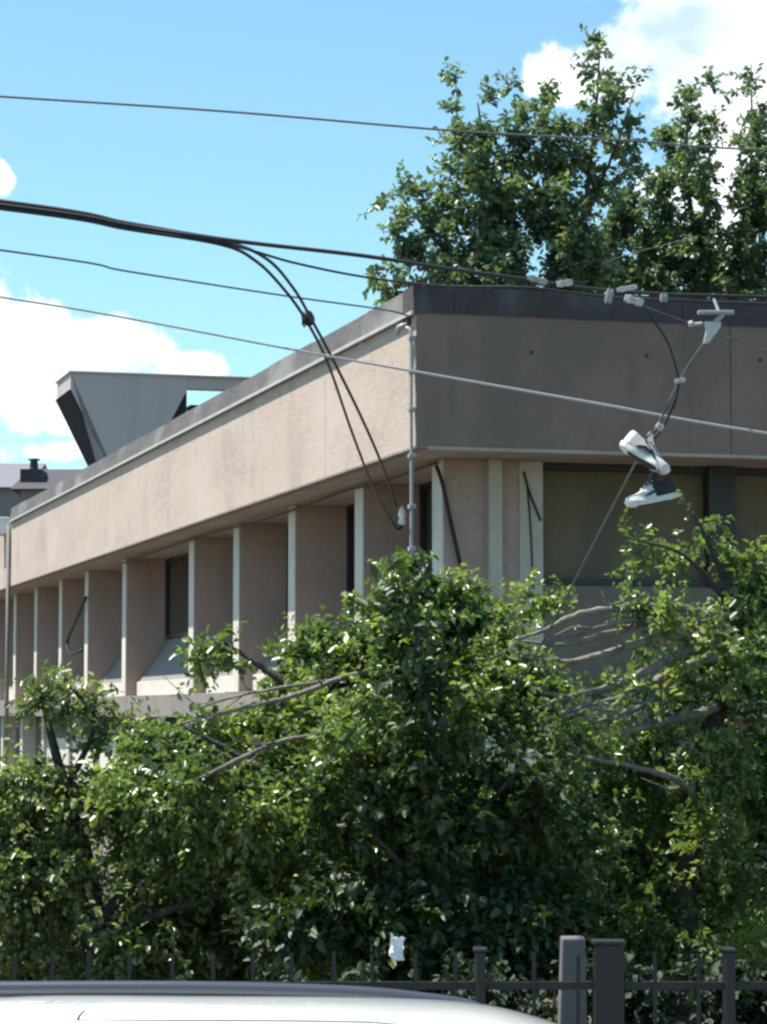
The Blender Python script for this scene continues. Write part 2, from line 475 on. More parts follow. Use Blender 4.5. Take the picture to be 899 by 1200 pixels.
# fins of the sunny face
finpx = [520, 425, 345.5, 280, 227, 148, 103.5, 73, 44, 19.5]
FT = 0.42
fin_u = []
for i, px in enumerate(finpx):
    fin_u.append(hit(px, 640, v=RV).y)
fin_u[0] = RU
step = fin_u[-1] - fin_u[-2]
for k in range(3): fin_u.append(fin_u[-1] + step)
VW = 1.45
bevm = 0.012
for i, u in enumerate(fin_u):
    o = MB().box((RV + 0.03, u + 0.003, ZF), (VW + 0.2, u + FT - 0.003, ZB - 0.033)).build('fin', M['fin_side'], BLD, bevel=0.01)
    MB().box((RV, u, ZF), (RV + 0.03, u + FT, ZB - 0.034)).build('fin_edge', M['concrete_white'], o, bevel=0.008)
for i in range(len(fin_u) - 1):
    a, b = fin_u[i] + FT, fin_u[i + 1]
    # sloping sill with its upright white nosing
    MB().prism([(0.905, ZF), (0.905, 3.22), (VW + 0.05, 4.10), (VW + 0.2, 4.10), (VW + 0.2, ZF)],
               lambda p, t: (p[0], t, p[1]), a + 0.002, b - 0.002).build('sill', M['grey_slope'], BLD)
    MB().box((0.875, a + 0.004, ZF), (0.903, b - 0.004, 3.235)).build('sill_nosing', M['concrete_white'], BLD, bevel=0.006)
    f = MB()
    z0, z1 = 4.103, ZB - 0.035
    f.box((VW, a + 0.003, z0), (VW + 0.08, a + 0.10, z1)); f.box((VW, b - 0.10, z0), (VW + 0.08, b - 0.003, z1))
    f.box((VW, a + 0.103, z0), (VW + 0.08, b - 0.103, z0 + 0.07)); f.box((VW, a + 0.103, z1 - 0.07), (VW + 0.08, b - 0.103, z1))
    mid = a + (b - a) * 0.55
    f.box((VW + 0.005, mid - 0.03, z0 + 0.073), (VW + 0.075, mid + 0.03, z1 - 0.073))
    w = f.build('window', M['dark_frame'], BLD)
    MB().box((VW + 0.045, a + 0.08, z0 + 0.05), (VW + 0.055, b - 0.08, z1 - 0.05)).build('pane', M['glass'], w)
# ledge between the storeys
MB().box((0.60, RU - 0.15, 2.53), (WL - 0.2, U_END + 9, ZF - 0.003)).build('ledge', M['ledge'], BLD, bevel=0.01)
# ground floor of the sunny face: sloping spandrels over white panels
for i in range(len(fin_u) - 1):
    a, b = fin_u[i] + FT, fin_u[i + 1]
    MB().box((0.85, fin_u[i] + 0.003, 0.05), (1.8, a - 0.003, 2.525)).build('pier', M['concrete_pale'], BLD, bevel=0.01)
    if i >= 8:
        f = MB().box((1.2, a + 0.003, 0.9), (1.3, b - 0.003, 2.52)).build('window', M['dark_frame'], BLD)
        MB().box((1.19, a + 0.12, 1.0), (1.198, b - 0.12, 2.42)).build('pane', M['glass'], f)
        MB().box((0.9, a + 0.003, 0.05), (1.6, b - 0.003, 0.897)).build('panel', M['concrete_white'], BLD)
    else:
        MB().prism([(0.96, 0.05), (0.96, 2.0), (1.5, 2.50), (1.6, 2.50), (1.6, 0.05)], lambda p, t: (p[0], t, p[1]),
                   a + 0.002, b - 0.002).build('spandrel', M['grey_slope'], BLD)
        MB().box((0.93, a + 0.004, 0.3), (0.957, b - 0.004, 2.01)).build('panel', M['concrete_white'], BLD, bevel=0.006)

# the shaded short face, plane u = RU
def rv(px): return hit(px, 600, u=RU).x
ZS = hit(700, 678, u=RU).z
ZH = hit(700, 541, u=RU).z
WT = RU + 0.25
y0 = RU
x520, x571, x586, x608, x636, x830, x860 = [rv(p) for p in (520.5, 571, 586, 608, 636, 830, 861)]
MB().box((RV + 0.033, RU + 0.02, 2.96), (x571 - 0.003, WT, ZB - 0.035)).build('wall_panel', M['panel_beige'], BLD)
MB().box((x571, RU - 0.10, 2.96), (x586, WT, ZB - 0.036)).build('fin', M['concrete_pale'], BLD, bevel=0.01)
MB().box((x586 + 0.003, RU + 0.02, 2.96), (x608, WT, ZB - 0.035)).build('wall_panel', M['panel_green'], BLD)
MB().box((x608 + 0.003, RU - 0.02, 2.96), (x636, WT, ZB - 0.036)).build('fin', M['concrete_pale'], BLD, bevel=0.01)
bx = x636
gaps = [(x636 + 0.003, x830), (x860 + 0.003, x860 + (x830 - x636))]
wst = x860 - x636
for k in range(2, 5): gaps.append((gaps[0][0] + wst * k, gaps[0][1] + wst * k))
for (a, b) in gaps:
    f = MB()
    f.box((a, RU + 0.05, ZH - 0.11), (b, WT, ZH)); f.box((a, RU + 0.05, ZS - 0.09), (b, WT, ZS))
    f.box((b + 0.003, RU - 0.02, ZS - 0.09), (b + wst - (b - a) - 0.003, WT, ZH))
    w = f.build('window', M['dark_frame'], BLD)
    MB().box((a + 0.002, RU + 0.16, ZS + 0.002), (b - 0.002, RU + 0.2, ZH - 0.113)).build('blind', M['blind'], w)
MB().box((x636 + 0.003, RU + 0.01, ZH + 0.003), (VR - 0.3, WT, ZB - 0.036)).build('lintel', M['concrete_pale'], BLD)
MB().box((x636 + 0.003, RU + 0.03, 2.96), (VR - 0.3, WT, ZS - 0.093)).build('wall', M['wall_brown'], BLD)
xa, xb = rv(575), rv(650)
MB().box((RV + 0.1, RU + 0.06, 0.0), (xa - 0.003, RU + 0.6, 2.957)).build('wall', M['wall_brown'], BLD)  # ground floor wall coloured dark brown for the shade of the tree
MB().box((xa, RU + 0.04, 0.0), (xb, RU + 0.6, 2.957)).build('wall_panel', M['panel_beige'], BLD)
MB().box((xb + 0.003, RU + 0.06, 0.0), (VR - 0.3, RU + 0.6, 2.957)).build('wall', M['wall_brown'], BLD)  # dark brown for the tree's shade here too
# hidden body of the building behind the faces
cb = MB()
cb.box((1.9, 1.9, 0.0), (VR - 0.35, WF - 0.3, ZB - 0.04)); cb.box((1.9, WF - 0.297, 0.0), (WL - 0.3, U_END + 8.5, ZB - 0.04))
cb.build('wall', M['wall_brown'], BLD)

# corner conduit with its clips and service head
cp = hit(487, 500, v=-0.04)
cd = MB()
zc0, zc1 = 2.2, hit(487, 383, v=-0.04).z
cd.tube([(-0.05, 0.03, zc0), (-0.05, 0.03, 4.4), (-0.046, 0.035, 5.3), (-0.052, 0.03, 6.2), (-0.05, 0.03, zc1 - 0.05), (-0.07, 0.05, zc1), (-0.12, 0.12, zc1 + 0.03)], 0.022, 8)
o = cd.build('conduit', M['galv'], BLD, smooth=True)
for z in (4.5, 5.0, 5.6, 6.15, 6.6, 7.0):
    MB().box((-0.085, -0.012, z), (-0.004, 0.075, z + 0.05)).build('clip', M['galv'], o, bevel=0.005)
MB().tube([(-0.10, 0.09, zc1 + 0.05), (-0.15, 0.17, zc1 + 0.03), (-0.17, 0.2, zc1 - 0.06)], [0.035, 0.045, 0.03], 8).build('service_head', M['galv'], o, smooth=True)
# downpipe and white lamp box at the far end of the band
dp = MB(); dp.tube([(-0.06, U_END + 0.02, 0.1), (-0.06, U_END + 0.02, ZG - 0.05)], 0.05, 8)
dp.build('downpipe', M['grey_slope'], BLD, smooth=True)
MB().box((-0.35, U_END + 0.15, ZG - 0.28), (-0.005, U_END + 1.4, ZG + 0.12)).build('wall_box', M['white_box'], BLD, bevel=0.02)
# post in front of the far bays
pp = at(24, 836, 52)
pl = BLD.matrix_world

# rooftop monitor: inverted trapezoid on the roof of the long wing
MON = empty('roof_monitor', (0, 0, 0)); MON.parent = BLD
MON['label'] = 'grey slanted monitor standing on the flat roof'
um = hit(83, 437, v=0.9).y
p1, p2, p3 = hit(83, 437, u=um), hit(220, 441, u=um), hit(300, 442, u=um)
q1, q2 = hit(124, 540, u=um), hit(200, 494, u=um)
zt, zr = p1.z, ZG - 0.35
zk = hit(83, 456, u=um).z
def ext(a, b, z):  # prolong a slanted edge down to height z
    t = (z - a.z) / (b.z - a.z); return (a.x + (b.x - a.x) * t, z)
k1 = Vector((p1.x, um, zk))
e1 = ext(k1, q1, zr); e2 = ext(Vector((p2.x, um, hit(220, 456, u=um).z)), q2, zr)
ln = 2.1
poly = [(p1.x, zt), (p1.x, zk), e1, e2, (p2.x, hit(220, 456, u=um).z), (p2.x, zt)]
MB().prism(poly, lambda p, t: (p[0], t, p[1]), um, um + ln).build('cheek', M['metal_grey'], MON)
# dark sheet that paints the shade under the slanted end
off = 0.004
sl_ = MB()
nx, nzv = Vector((e1[0] - p1.x, e1[1] - zk)).normalized()
nn = (-abs(nzv), -abs(nx))
sl_.prism([(p1.x + nn[0] * 0.05, zk + nn[1] * 0.05), (e1[0] + nn[0] * 0.05, e1[1] + nn[1] * 0.05), (e1[0] + nn[0] * off, e1[1] + nn[1] * off), (p1.x + nn[0] * off, zk + nn[1] * off)],
          lambda p, t: (p[0], t, p[1]), um + 0.004, um + ln + 0.004)
sl_.build('shade_sheet', M['metal_dark'], MON)
tp = MB()
tp.box((p1.x - 0.05, um - 0.05, zt + 0.003), (p3.x + 0.6, um + ln + 0.05, zt + 0.05))
tp.build('roof_cap', M['metal_grey'], MON, bevel=0.01)
MB().box((p2.x + 0.005, um + 0.03, hit(240, 456, u=um).z), (p3.x + 0.55, um + 0.35, zt - 0.003)).build('beam', M['metal_grey'], MON)
MB().box((p3.x + 0.1, um + 0.04, zr), (p3.x + 0.5, um + 0.3, hit(240, 456, u=um).z - 0.003)).build('post', M['metal_grey'], MON)
db = hit(203, 492, u=um + 0.3)
MB().prism([(p2.x + 0.01, zr), (p2.x + 0.01, hit(220, 458, u=um).z), (e2[0] + 0.02, zr)], lambda p, t: (p[0], t, p[1]), um + 0.15, um + ln - 0.1).build('return_panel', M['metal_dark'], MON)
hb = hit(236, 478, u=um + 3)
vb = MB().box((hb.x - 0.25, um + 3, zr), (hb.x + 0.25, um + 3.6, hit(236, 475, u=um + 3).z - 0.06))
o = vb.build('roof_vent', M['metal_dark'], BLD, bevel=0.02)
MB().box((hb.x - 0.3, um + 2.95, hit(236, 475, u=um + 3).z - 0.057), (hb.x + 0.3, um + 3.65, hit(236, 475, u=um + 3).z)).build('vent_cap', M['metal_dark'], o, bevel=0.01)

# small cables fixed to the building
def loc(p): return p
def bcable(pts, r, name='wall_cable', m='cable_black'):
    MB().tube([Vector(q) for q in spline([tuple(p) for p in pts], 6)], r, 6).build(name, M[m], BLD, smooth=True)
bcable([hit(540, 664, u=RU - 0.06), hit(528, 610, u=RU - 0.06), hit(518, 565, u=RU - 0.05), hit(511, 545, u=RU - 0.04)], 0.026)
zc = ZB - 0.075
bcable([(RV - 0.04, RU + 0.05, zc), (RV - 0.05, RU + 2.2, zc - 0.03), (RV - 0.05, RU + 4.6, zc), (RV - 0.06, RU + 9, zc - 0.05), (RV - 0.05, RU + 14, zc), (RV - 0.05, RU + 22, zc - 0.04)], 0.016)
bcable([hit(614, 553, u=RU - 0.04), hit(620, 575, u=RU - 0.04), hit(628, 596, u=RU - 0.05), hit(634, 610, u=RU - 0.04)], 0.014)
bcable([hit(618, 570, u=RU - 0.03), hit(622, 620, u=RU - 0.03), hit(625, 690, u=RU - 0.03)], 0.011)
bcable([hit(101, 700, v=RV - 0.05), hit(90, 725, v=RV - 0.1), hit(79, 752, v=RV - 0.05), hit(83, 766, v=RV - 0.1), hit(96, 762, v=RV - 0.02)], 0.035)
# cracks: ragged upright grooves in the sunny band
for px, a, b, w in ((285, 478, 574, 0.03), (246, 505, 528, 0.05), (163, 548, 576, 0.03), (139, 615, 632, 0.05)):
    pa, pb = hit(px, a, v=0), hit(px, b, v=0)
    n = 9
    L1 = [(pa.y + random.uniform(-0.02, 0.02), pa.z + (pb.z - pa.z) * i / n) for i in range(n + 1)]
    po = L1 + [(y + w * random.uniform(0.3, 1.0), z) for y, z in L1[::-1]]
    MB().prism(po, lambda p, t: (t, p[0], p[1]), -0.002, 0.01).build('crack', M['fin_side'], BLD)

# ------------------------------------------------------------------ far houses
def house(x0, x1, zt, zr, Y, depth, label, roofm, chim=None):
    """gabled house, ridge parallel to the street"""
    b = empty('house', ((x0 + x1) / 2, Y + depth / 2, 0))
    tag(b, label, 'house')
    hx, hy = (x1 - x0) / 2, depth / 2
    MB().box((-hx, -hy, 0), (hx, hy, zt)).build('wall', M['house_wall'], b)
    r = MB().prism([(-hy - 0.4, zt - 0.15), (0, zr), (hy + 0.4, zt - 0.15), (hy + 0.4, zt), (0, zr + 0.2), (-hy - 0.4, zt)][0:3] + [],
                   lambda p, t: (t, p[0], p[1] + 0.155), -hx - 0.3, hx + 0.3).build('roof', roofm, b)
    for k in range(3):
        xx = -hx + (k + 0.5) * 2 * hx / 3
        f = MB().box((xx - 0.6, -hy - 0.05, zt - 2.5), (xx + 0.6, -hy - 0.003, zt - 1.1)).build('window', M['metal_grey'], b)
        MB().box((xx - 0.5, -hy - 0.06, zt - 2.4), (xx + 0.5, -hy - 0.053, zt - 1.2)).build('pane', M['glass'], f)
    if chim:
        cx, cw, cz = chim
        c = MB().box((cx - cw, -hy * 0.75, zt - 0.3), (cx + cw, -hy * 0.75 + 1.6, cz)).build('chimney', M['brick_dark'], r)
        c2 = MB()
        c2.tube([(cx, -hy * 0.75 + 0.8, cz), (cx, -hy * 0.75 + 0.8, cz + 0.38)], [0.16, 0.13], 10)
        c2.tube([(cx, -hy * 0.75 + 0.8, cz + 0.381), (cx, -hy * 0.75 + 0.8, cz + 0.43)], [0.22, 0.2], 10)
        c2.build('chimney_pot', M['brick_dark'], c)
    return b

Y1 = 100
pa, pb, pc = at(-160, 572, Y1), at(26, 572, Y1), at(26, 541, Y1)
house(pa.x, pb.x, pa.z, pc.z + 0.2, Y1, 9, 'far house with a pale grey roof at the left edge, beyond the long roof', M['house_roof_pale'])
Y2 = 90
pa, pb, pc = at(24, 574, Y2), at(170, 574, Y2), at(60, 541, Y2)
house(pa.x, pb.x, pa.z, pc.z, Y2, 9, 'far house with a dark roof and dark chimney under the slanted monitor', M['house_roof'],
      chim=(at(31, 560, Y2).x - (pa.x + pb.x) / 2, 0.37, at(31, 546, Y2).z))

# ------------------------------------------------------------------ foliage
def leaf_mesh(name, mats, parent, lobes, Y, per_m3, leaf, spread=1.0, twig_len=(0.25, 0.5), per_twig=11, shell=0.55, up=0.25, seedv=1, stemr=0.004, clump=0.25, shrink=0.13, gap=-0.22):
    """crown: twigs set in lumps (px,py,rx,ry[,dY,density]) each carrying alternate leaves; one mesh"""
    rng = np.random.default_rng(seedv)
    V, Fc, MI = [], [], []
    nv = 0
    sv, sfc = [], []
    for lb in lobes:
        px, py, rx, ry = lb[:4]
        dY = lb[4] if len(lb) > 4 else 0.0
        dn = lb[5] if len(lb) > 5 else 1.0
        c = np.array(at(px, py, Y + dY)); mpp = (Y + dY) / F
        a = np.array([rx * mpp, (rx + ry) * 0.5 * mpp * spread, ry * mpp])
        area = a[0] * a[2] * math.pi
        a = np.maximum(a - shrink, a * 0.35)
        c = c - np.array([0, 0, shrink * 0.6])
        n = max(3, int(per_m3 * area * dn))
        nc = max(2, int(area / (clump * clump * 1.9)))
        dc = rng.normal(size=(nc, 3)); dc /= np.linalg.norm(dc, axis=1)[:, None]
        cc = dc * (rng.random(nc) ** shell)[:, None] * a
        pick = rng.integers(0, nc, n)
        off = rng.normal(size=(n, 3)) * clump * 0.46 * np.array([1, 1, 1.15])
        base = c + cc[pick] + np.minimum(1, 3 * a / (clump * 3)) * off
        d = base - c; d /= np.maximum(np.linalg.norm(d, axis=1)[:, None], 1e-6)
        # break the smooth lump up
        keep = np.array([mnoise.noise(Vector(b) * (1.7 / max(0.4, a.min()) * 0.5)) > gap for b in base])
        base, d = base[keep], d[keep]; n = len(base)
        if n == 0: continue
        out = d / np.maximum(a, 0.05); out /= np.linalg.norm(out, axis=1)[:, None]
        td = out * 0.8 + np.array([0, 0, up]) + rng.normal(size=(n, 3)) * 0.45
        td /= np.linalg.norm(td, axis=1)[:, None]
        tl = rng.uniform(*twig_len, n)
        k = per_twig
        t = (np.arange(k)[None, :] + rng.random((n, k))) / k
        pos = base[:, None, :] + td[:, None, :] * (t * tl[:, None])[:, :, None]
        pos[:, :, 2] -= (t ** 2 * tl[:, None]) * 0.15
        pos = pos.reshape(-1, 3); T = np.repeat(td, k, axis=0)
        m = len(pos)
        ax = rng.normal(size=(m, 3)); ax -= (ax * T).sum(1)[:, None] * T
        ax /= np.linalg.norm(ax, axis=1)[:, None]
        ld = ax * 0.8 + T * 0.55 + np.array([0, 0, -0.22]); ld /= np.linalg.norm(ld, axis=1)[:, None]
        nrm = np.array([0, 0, 1.0]) + rng.normal(size=(m, 3)) * 0.55
        nrm -= (nrm * ld).sum(1)[:, None] * ld; nrm /= np.maximum(np.linalg.norm(nrm, axis=1)[:, None], 1e-6)
        sd = np.cross(ld, nrm)
        Ls = leaf * rng.uniform(0.6, 1.25, m)[:, None]; Ws = Ls * rng.uniform(0.26, 0.36, m)[:, None]
        fold = rng.uniform(0.1, 0.5, m)[:, None] * Ws
        b0 = pos; b1 = pos + ld * Ls - nrm * Ls * rng.uniform(0.05, 0.3, m)[:, None]
        r1 = pos + ld * Ls * 0.3 + sd * Ws + nrm * fold; r2 = pos + ld * Ls * 0.7 + sd * Ws * 0.75 + nrm * fold * 0.6
        l1 = pos + ld * Ls * 0.3 - sd * Ws + nrm * fold; l2 = pos + ld * Ls * 0.7 - sd * Ws * 0.75 + nrm * fold * 0.6
        vv = np.stack([b0, r1, r2, b1, l2, l1], axis=1).reshape(-1, 3)
        ii = nv + np.arange(m)[:, None] * 6
        ff = np.concatenate([ii + np.array([0, 1, 2, 3]), ii + np.array([0, 3, 4, 5])], axis=0)
        V.append(vv); Fc.append(ff); MI.append(np.zeros(len(ff), int)); nv += len(vv)
        # twig stems: flat three-sided sticks
        e = base + td * tl[:, None] - np.array([0, 0, 1]) * (tl * 0.15)[:, None]
        s1 = np.cross(td, rng.normal(size=(n, 3))); s1 /= np.maximum(np.linalg.norm(s1, axis=1)[:, None], 1e-6)
        s2 = np.cross(td, s1)
        tri = [base + s1 * stemr, base - s1 * stemr * 0.5 + s2 * stemr * 0.87, base - s1 * stemr * 0.5 - s2 * stemr * 0.87]
        tv = np.stack(tri + [e], axis=1).reshape(-1, 3)
        ii = nv + np.arange(n)[:, None] * 4
        # quads keep one polygon size: degenerate-free kite faces
        ff = np.concatenate([ii + np.array([0, 1, 3, 3]), ii + np.array([1, 2, 3, 3]), ii + np.array([2, 0, 3, 3])], axis=0)
        sv.append(tv); sfc.append(ff[:, :3]); nv += len(tv); V.append(tv)
    V = np.concatenate(V); Q = np.concatenate(Fc); T3 = np.concatenate(sfc)
    me = bpy.data.meshes.new(name)
    me.vertices.add(len(V)); me.vertices.foreach_set('co', V.astype(np.float32).ravel())
    nl = len(Q) * 4 + len(T3) * 3
    me.loops.add(nl)
    me.loops.foreach_set('vertex_index', np.concatenate([Q.ravel(), T3.ravel()]).astype(np.int32))
    me.polygons.add(len(Q) + len(T3))
    st = np.concatenate([np.arange(len(Q)) * 4, len(Q) * 4 + np.arange(len(T3)) * 3])
    me.polygons.foreach_set('loop_start', st.astype(np.int32))
    me.polygons.foreach_set('material_index', np.concatenate([np.zeros(len(Q)), np.ones(len(T3))]).astype(np.int32))
    for mm in mats: me.materials.append(mm)
    me.update(calc_edges=True); me.validate()
    o = bpy.data.objects.new(name, me); COL.objects.link(o)
    o.parent = parent
    o.matrix_parent_inverse = Matrix.Translation(-parent.location)
    return o


def limb(name, pts, m, parent, wob=0.12, sides=8, forks=0):
    """pts: (px, py, Y, radius)"""
    ps = spline(pts, 7)
    P = []
    for i, q in enumerate(ps):
        v = at(q[0], q[1], q[2])
        v += Vector((random.uniform(-1, 1), random.uniform(-1, 1), random.uniform(-1, 1))) * q[3] * 0.22
        P.append(v - parent.location)
    mb = MB().tube(P, [max(0.004, q[3]) for q in ps], sides, wob=wob)
    for k in range(forks):
        i = random.randint(len(P) // 4, len(P) - 3)
        t = (P[i + 1] - P[i - 1]).normalized()
        d = (t * 0.9 + Vector((random.uniform(-.5, .5), random.uniform(-.7, .2), random.uniform(-.35, .6)))).normalized()
        ll = random.uniform(0.18, 0.5); r = ps[i][3] * 0.5
        mb.tube([P[i], P[i] + d * ll * 0.4 + Vector((0, 0, random.uniform(-.03, .03))), P[i] + d * ll * 0.75 + Vector((0, 0, random.uniform(-.03, .05))), P[i] + d * ll + Vector((0, 0, 0.05))], [r, r * 0.75, r * 0.5, 0.003], 5, wob=0.1)
    return mb.build(name, m, parent, smooth=True)


def to_ground(px, Y):
    p = at(px, 836, Y); return Vector((p.x, Y, 0))


def trunk_world(parent, pts, m):
    P = [Vector(p[:3]) - parent.location for p in pts]
    q = spline([tuple(p) + (r[3],) for p, r in zip(P, pts)], 6)
    return MB().tube([Vector(a[:3]) for a in q], [a[3] for a in q], 12, wob=0.1).build('trunk', m, parent, smooth=True)


# --- two tall trees behind the roof
def back_tree(label, px, Y, lobes, seedv, limbs):
    g = to_ground(px, Y)
    t = empty('maple_tree', g)
    tag(t, label, 'tree', 'tall trees behind the roof')
    top = at(px, 350, Y)
    trunk_world(t, [(g.x, g.y, -0.1, 0.36), (g.x + 0.1, g.y, 2.5, 0.28), (g.x - 0.1, g.y, 6, 0.24), (top.x, top.y, top.z, 0.12)], M['bark'])
    for lb in limbs: limb('limb', [(a, b, c, r * 0.6) for a, b, c, r in lb], M['bark'], t)
    leaf_mesh('crown', [M['leaf_back'], M['bark']], t, lobes, Y, 84, 0.16, 0.9, (0.25, 0.6), 10, 0.5, 0.5, seedv, 0.006, 0.36, 0.22, -0.12)
    return t

YB = 58.0
def plumes(lines, seedv, step=15):
    """upright shoots: chains of small uneven lumps from (x0,y0) up to (x1,y1), width w0 -> w1"""
    rr = random.Random(seedv); out = []
    for (x0, y0, x1, y1, w0, w1) in lines:
        n = max(3, int(abs(y1 - y0) / step))
        for i in range(n + 1):
            t = i / n; w = w0 + (w1 - w0) * t
            side = (-1) ** i * w * rr.uniform(0.15, 0.6)
            k = rr.uniform(0.6, 1.0)
            out.append((x0 + (x1 - x0) * t + side + rr.uniform(-4, 4), y0 + (y1 - y0) * t, max(9, w * k), max(9, w * k * 0.85), rr.uniform(-1.2, 0.8)))
    return out

lobA = plumes([(692, 320, 703, 46, 22, 9), (735, 190, 742, 95, 15, 11), (712, 200, 722, 85, 16, 10), (655, 330, 640, 108, 34, 15), (600, 330, 608, 95, 34, 12), (580, 330, 565, 100, 32, 13), (560, 240, 542, 92, 26, 11), (560, 330, 528, 195, 34, 16),
               (525, 330, 478, 205, 34, 17), (505, 320, 452, 232, 28, 14), (480, 335, 442, 318, 22, 11), (680, 330, 664, 145, 28, 18), (640, 340, 560, 340, 26, 26)], 5)
limA = [[(640, 420, YB, 0.2), (660, 330, YB, 0.16), (684, 250, YB - 0.5, 0.11), (692, 190, YB, 0.08), (700, 110, YB, 0.05), (703, 50, YB, 0.02)],
        [(640, 420, YB, 0.17), (600, 300, YB, 0.12), (575, 220, YB, 0.09), (560, 120, YB, 0.03)],
        [(640, 400, YB, 0.15), (560, 330, YB, 0.1), (500, 270, YB, 0.06), (460, 215, YB, 0.02)],
        [(684, 250, YB, 0.08), (710, 200, YB, 0.06), (730, 150, YB, 0.04), (745, 100, YB, 0.015)]]
back_tree('tall green tree behind the roof, nearest the roof corner', 640, YB, lobA, 3, limA)
YC = 61.0
lobB = plumes([(738, 330, 722, 205, 34, 16), (772, 330, 782, 165, 32, 17), (808, 320, 804, 108, 30, 13), (822, 200, 838, 95, 14, 9), (845, 330, 848, 225, 42, 22), (880, 330, 880, 68, 28, 8), (890, 250, 886, 130, 16, 12), (925, 330, 915, 180, 48, 24),
               (975, 330, 960, 150, 48, 24), (1010, 330, 1020, 230, 48, 30), (700, 335, 735, 260, 34, 22), (700, 338, 900, 338, 28, 28)], 6)
limB = [[(820, 420, YC, 0.2), (815, 300, YC, 0.15), (806, 210, YC, 0.08), (806, 110, YC, 0.03)],
        [(820, 400, YC, 0.18), (860, 300, YC, 0.12), (880, 200, YC, 0.07), (880, 75, YC, 0.02)],
        [(820, 380, YC, 0.15), (770, 300, YC, 0.1), (735, 220, YC, 0.04)]]
back_tree('tall green tree behind the roof, cut by the right picture edge', 820, YC, lobB, 4, limB)

# --- street trees in front of the building
def front_tree(name, label, px, Y, tr, bark):
    g = to_ground(px, Y)
    t = empty(name, g)
    tag(t, label, 'tree', 'trees between the fence and the building')
    P = []
    for (x, y, dy, r) in tr:
        v = at(x, y, Y + dy); P.append((v.x, v.y, max(v.z, -0.1), r))
    P[0] = (P[0][0], P[0][1], -0.1, P[0][3])
    trunk_world(t, P, bark)
    return t

YA = 20.0
TA = front_tree('leafy_tree', 'broad leafy green tree in front of the building corner, with its top at the conduit', 455, YA,
                [(455, 1240, 0, 0.16), (452, 1100, 0, 0.13), (460, 980, 0.1, 0.11), (470, 850, 0.1, 0.08), (468, 720, 0, 0.03)], M['bark'])
for lb in ([(455, 1050, YA, 0.08), (380, 960, YA - 0.2, 0.06), (300, 900, YA - 0.4, 0.035), (215, 850, YA - 0.5, 0.012)],
           [(456, 1000, YA, 0.07), (530, 900, YA, 0.05), (580, 800, YA, 0.03), (600, 740, YA, 0.012)],
           [(460, 960, YA, 0.06), (400, 870, YA, 0.045), (330, 800, YA - 0.2, 0.028), (262, 752, YA - 0.2, 0.01)],
           [(456, 1060, YA, 0.07), (560, 1000, YA - 0.4, 0.05), (650, 950, YA - 0.6, 0.025)]):
    limb('limb', lb, M['bark'], TA)
for lb in ([(468, 780, YA, 0.03), (395, 797, YA - 0.7, 0.022), (345, 815, YA - 1.0, 0.018), (300, 826, YA - 1.0, 0.014), (205, 850, YA - 1.0, 0.009)],
           [(466, 850, YA, 0.028), (380, 860, YA - 0.7, 0.020), (320, 872, YA - 1.0, 0.018), (270, 895, YA - 1.1, 0.016), (235, 912, YA - 1.1, 0.012)],
           [(400, 796, YA - 0.7, 0.015), (330, 806, YA - 0.95, 0.012), (280, 815, YA - 1.0, 0.010), (225, 832, YA - 1.0, 0.006)]):
    limb('bare_branch', lb, M['bark_pale'], TA, forks=5)
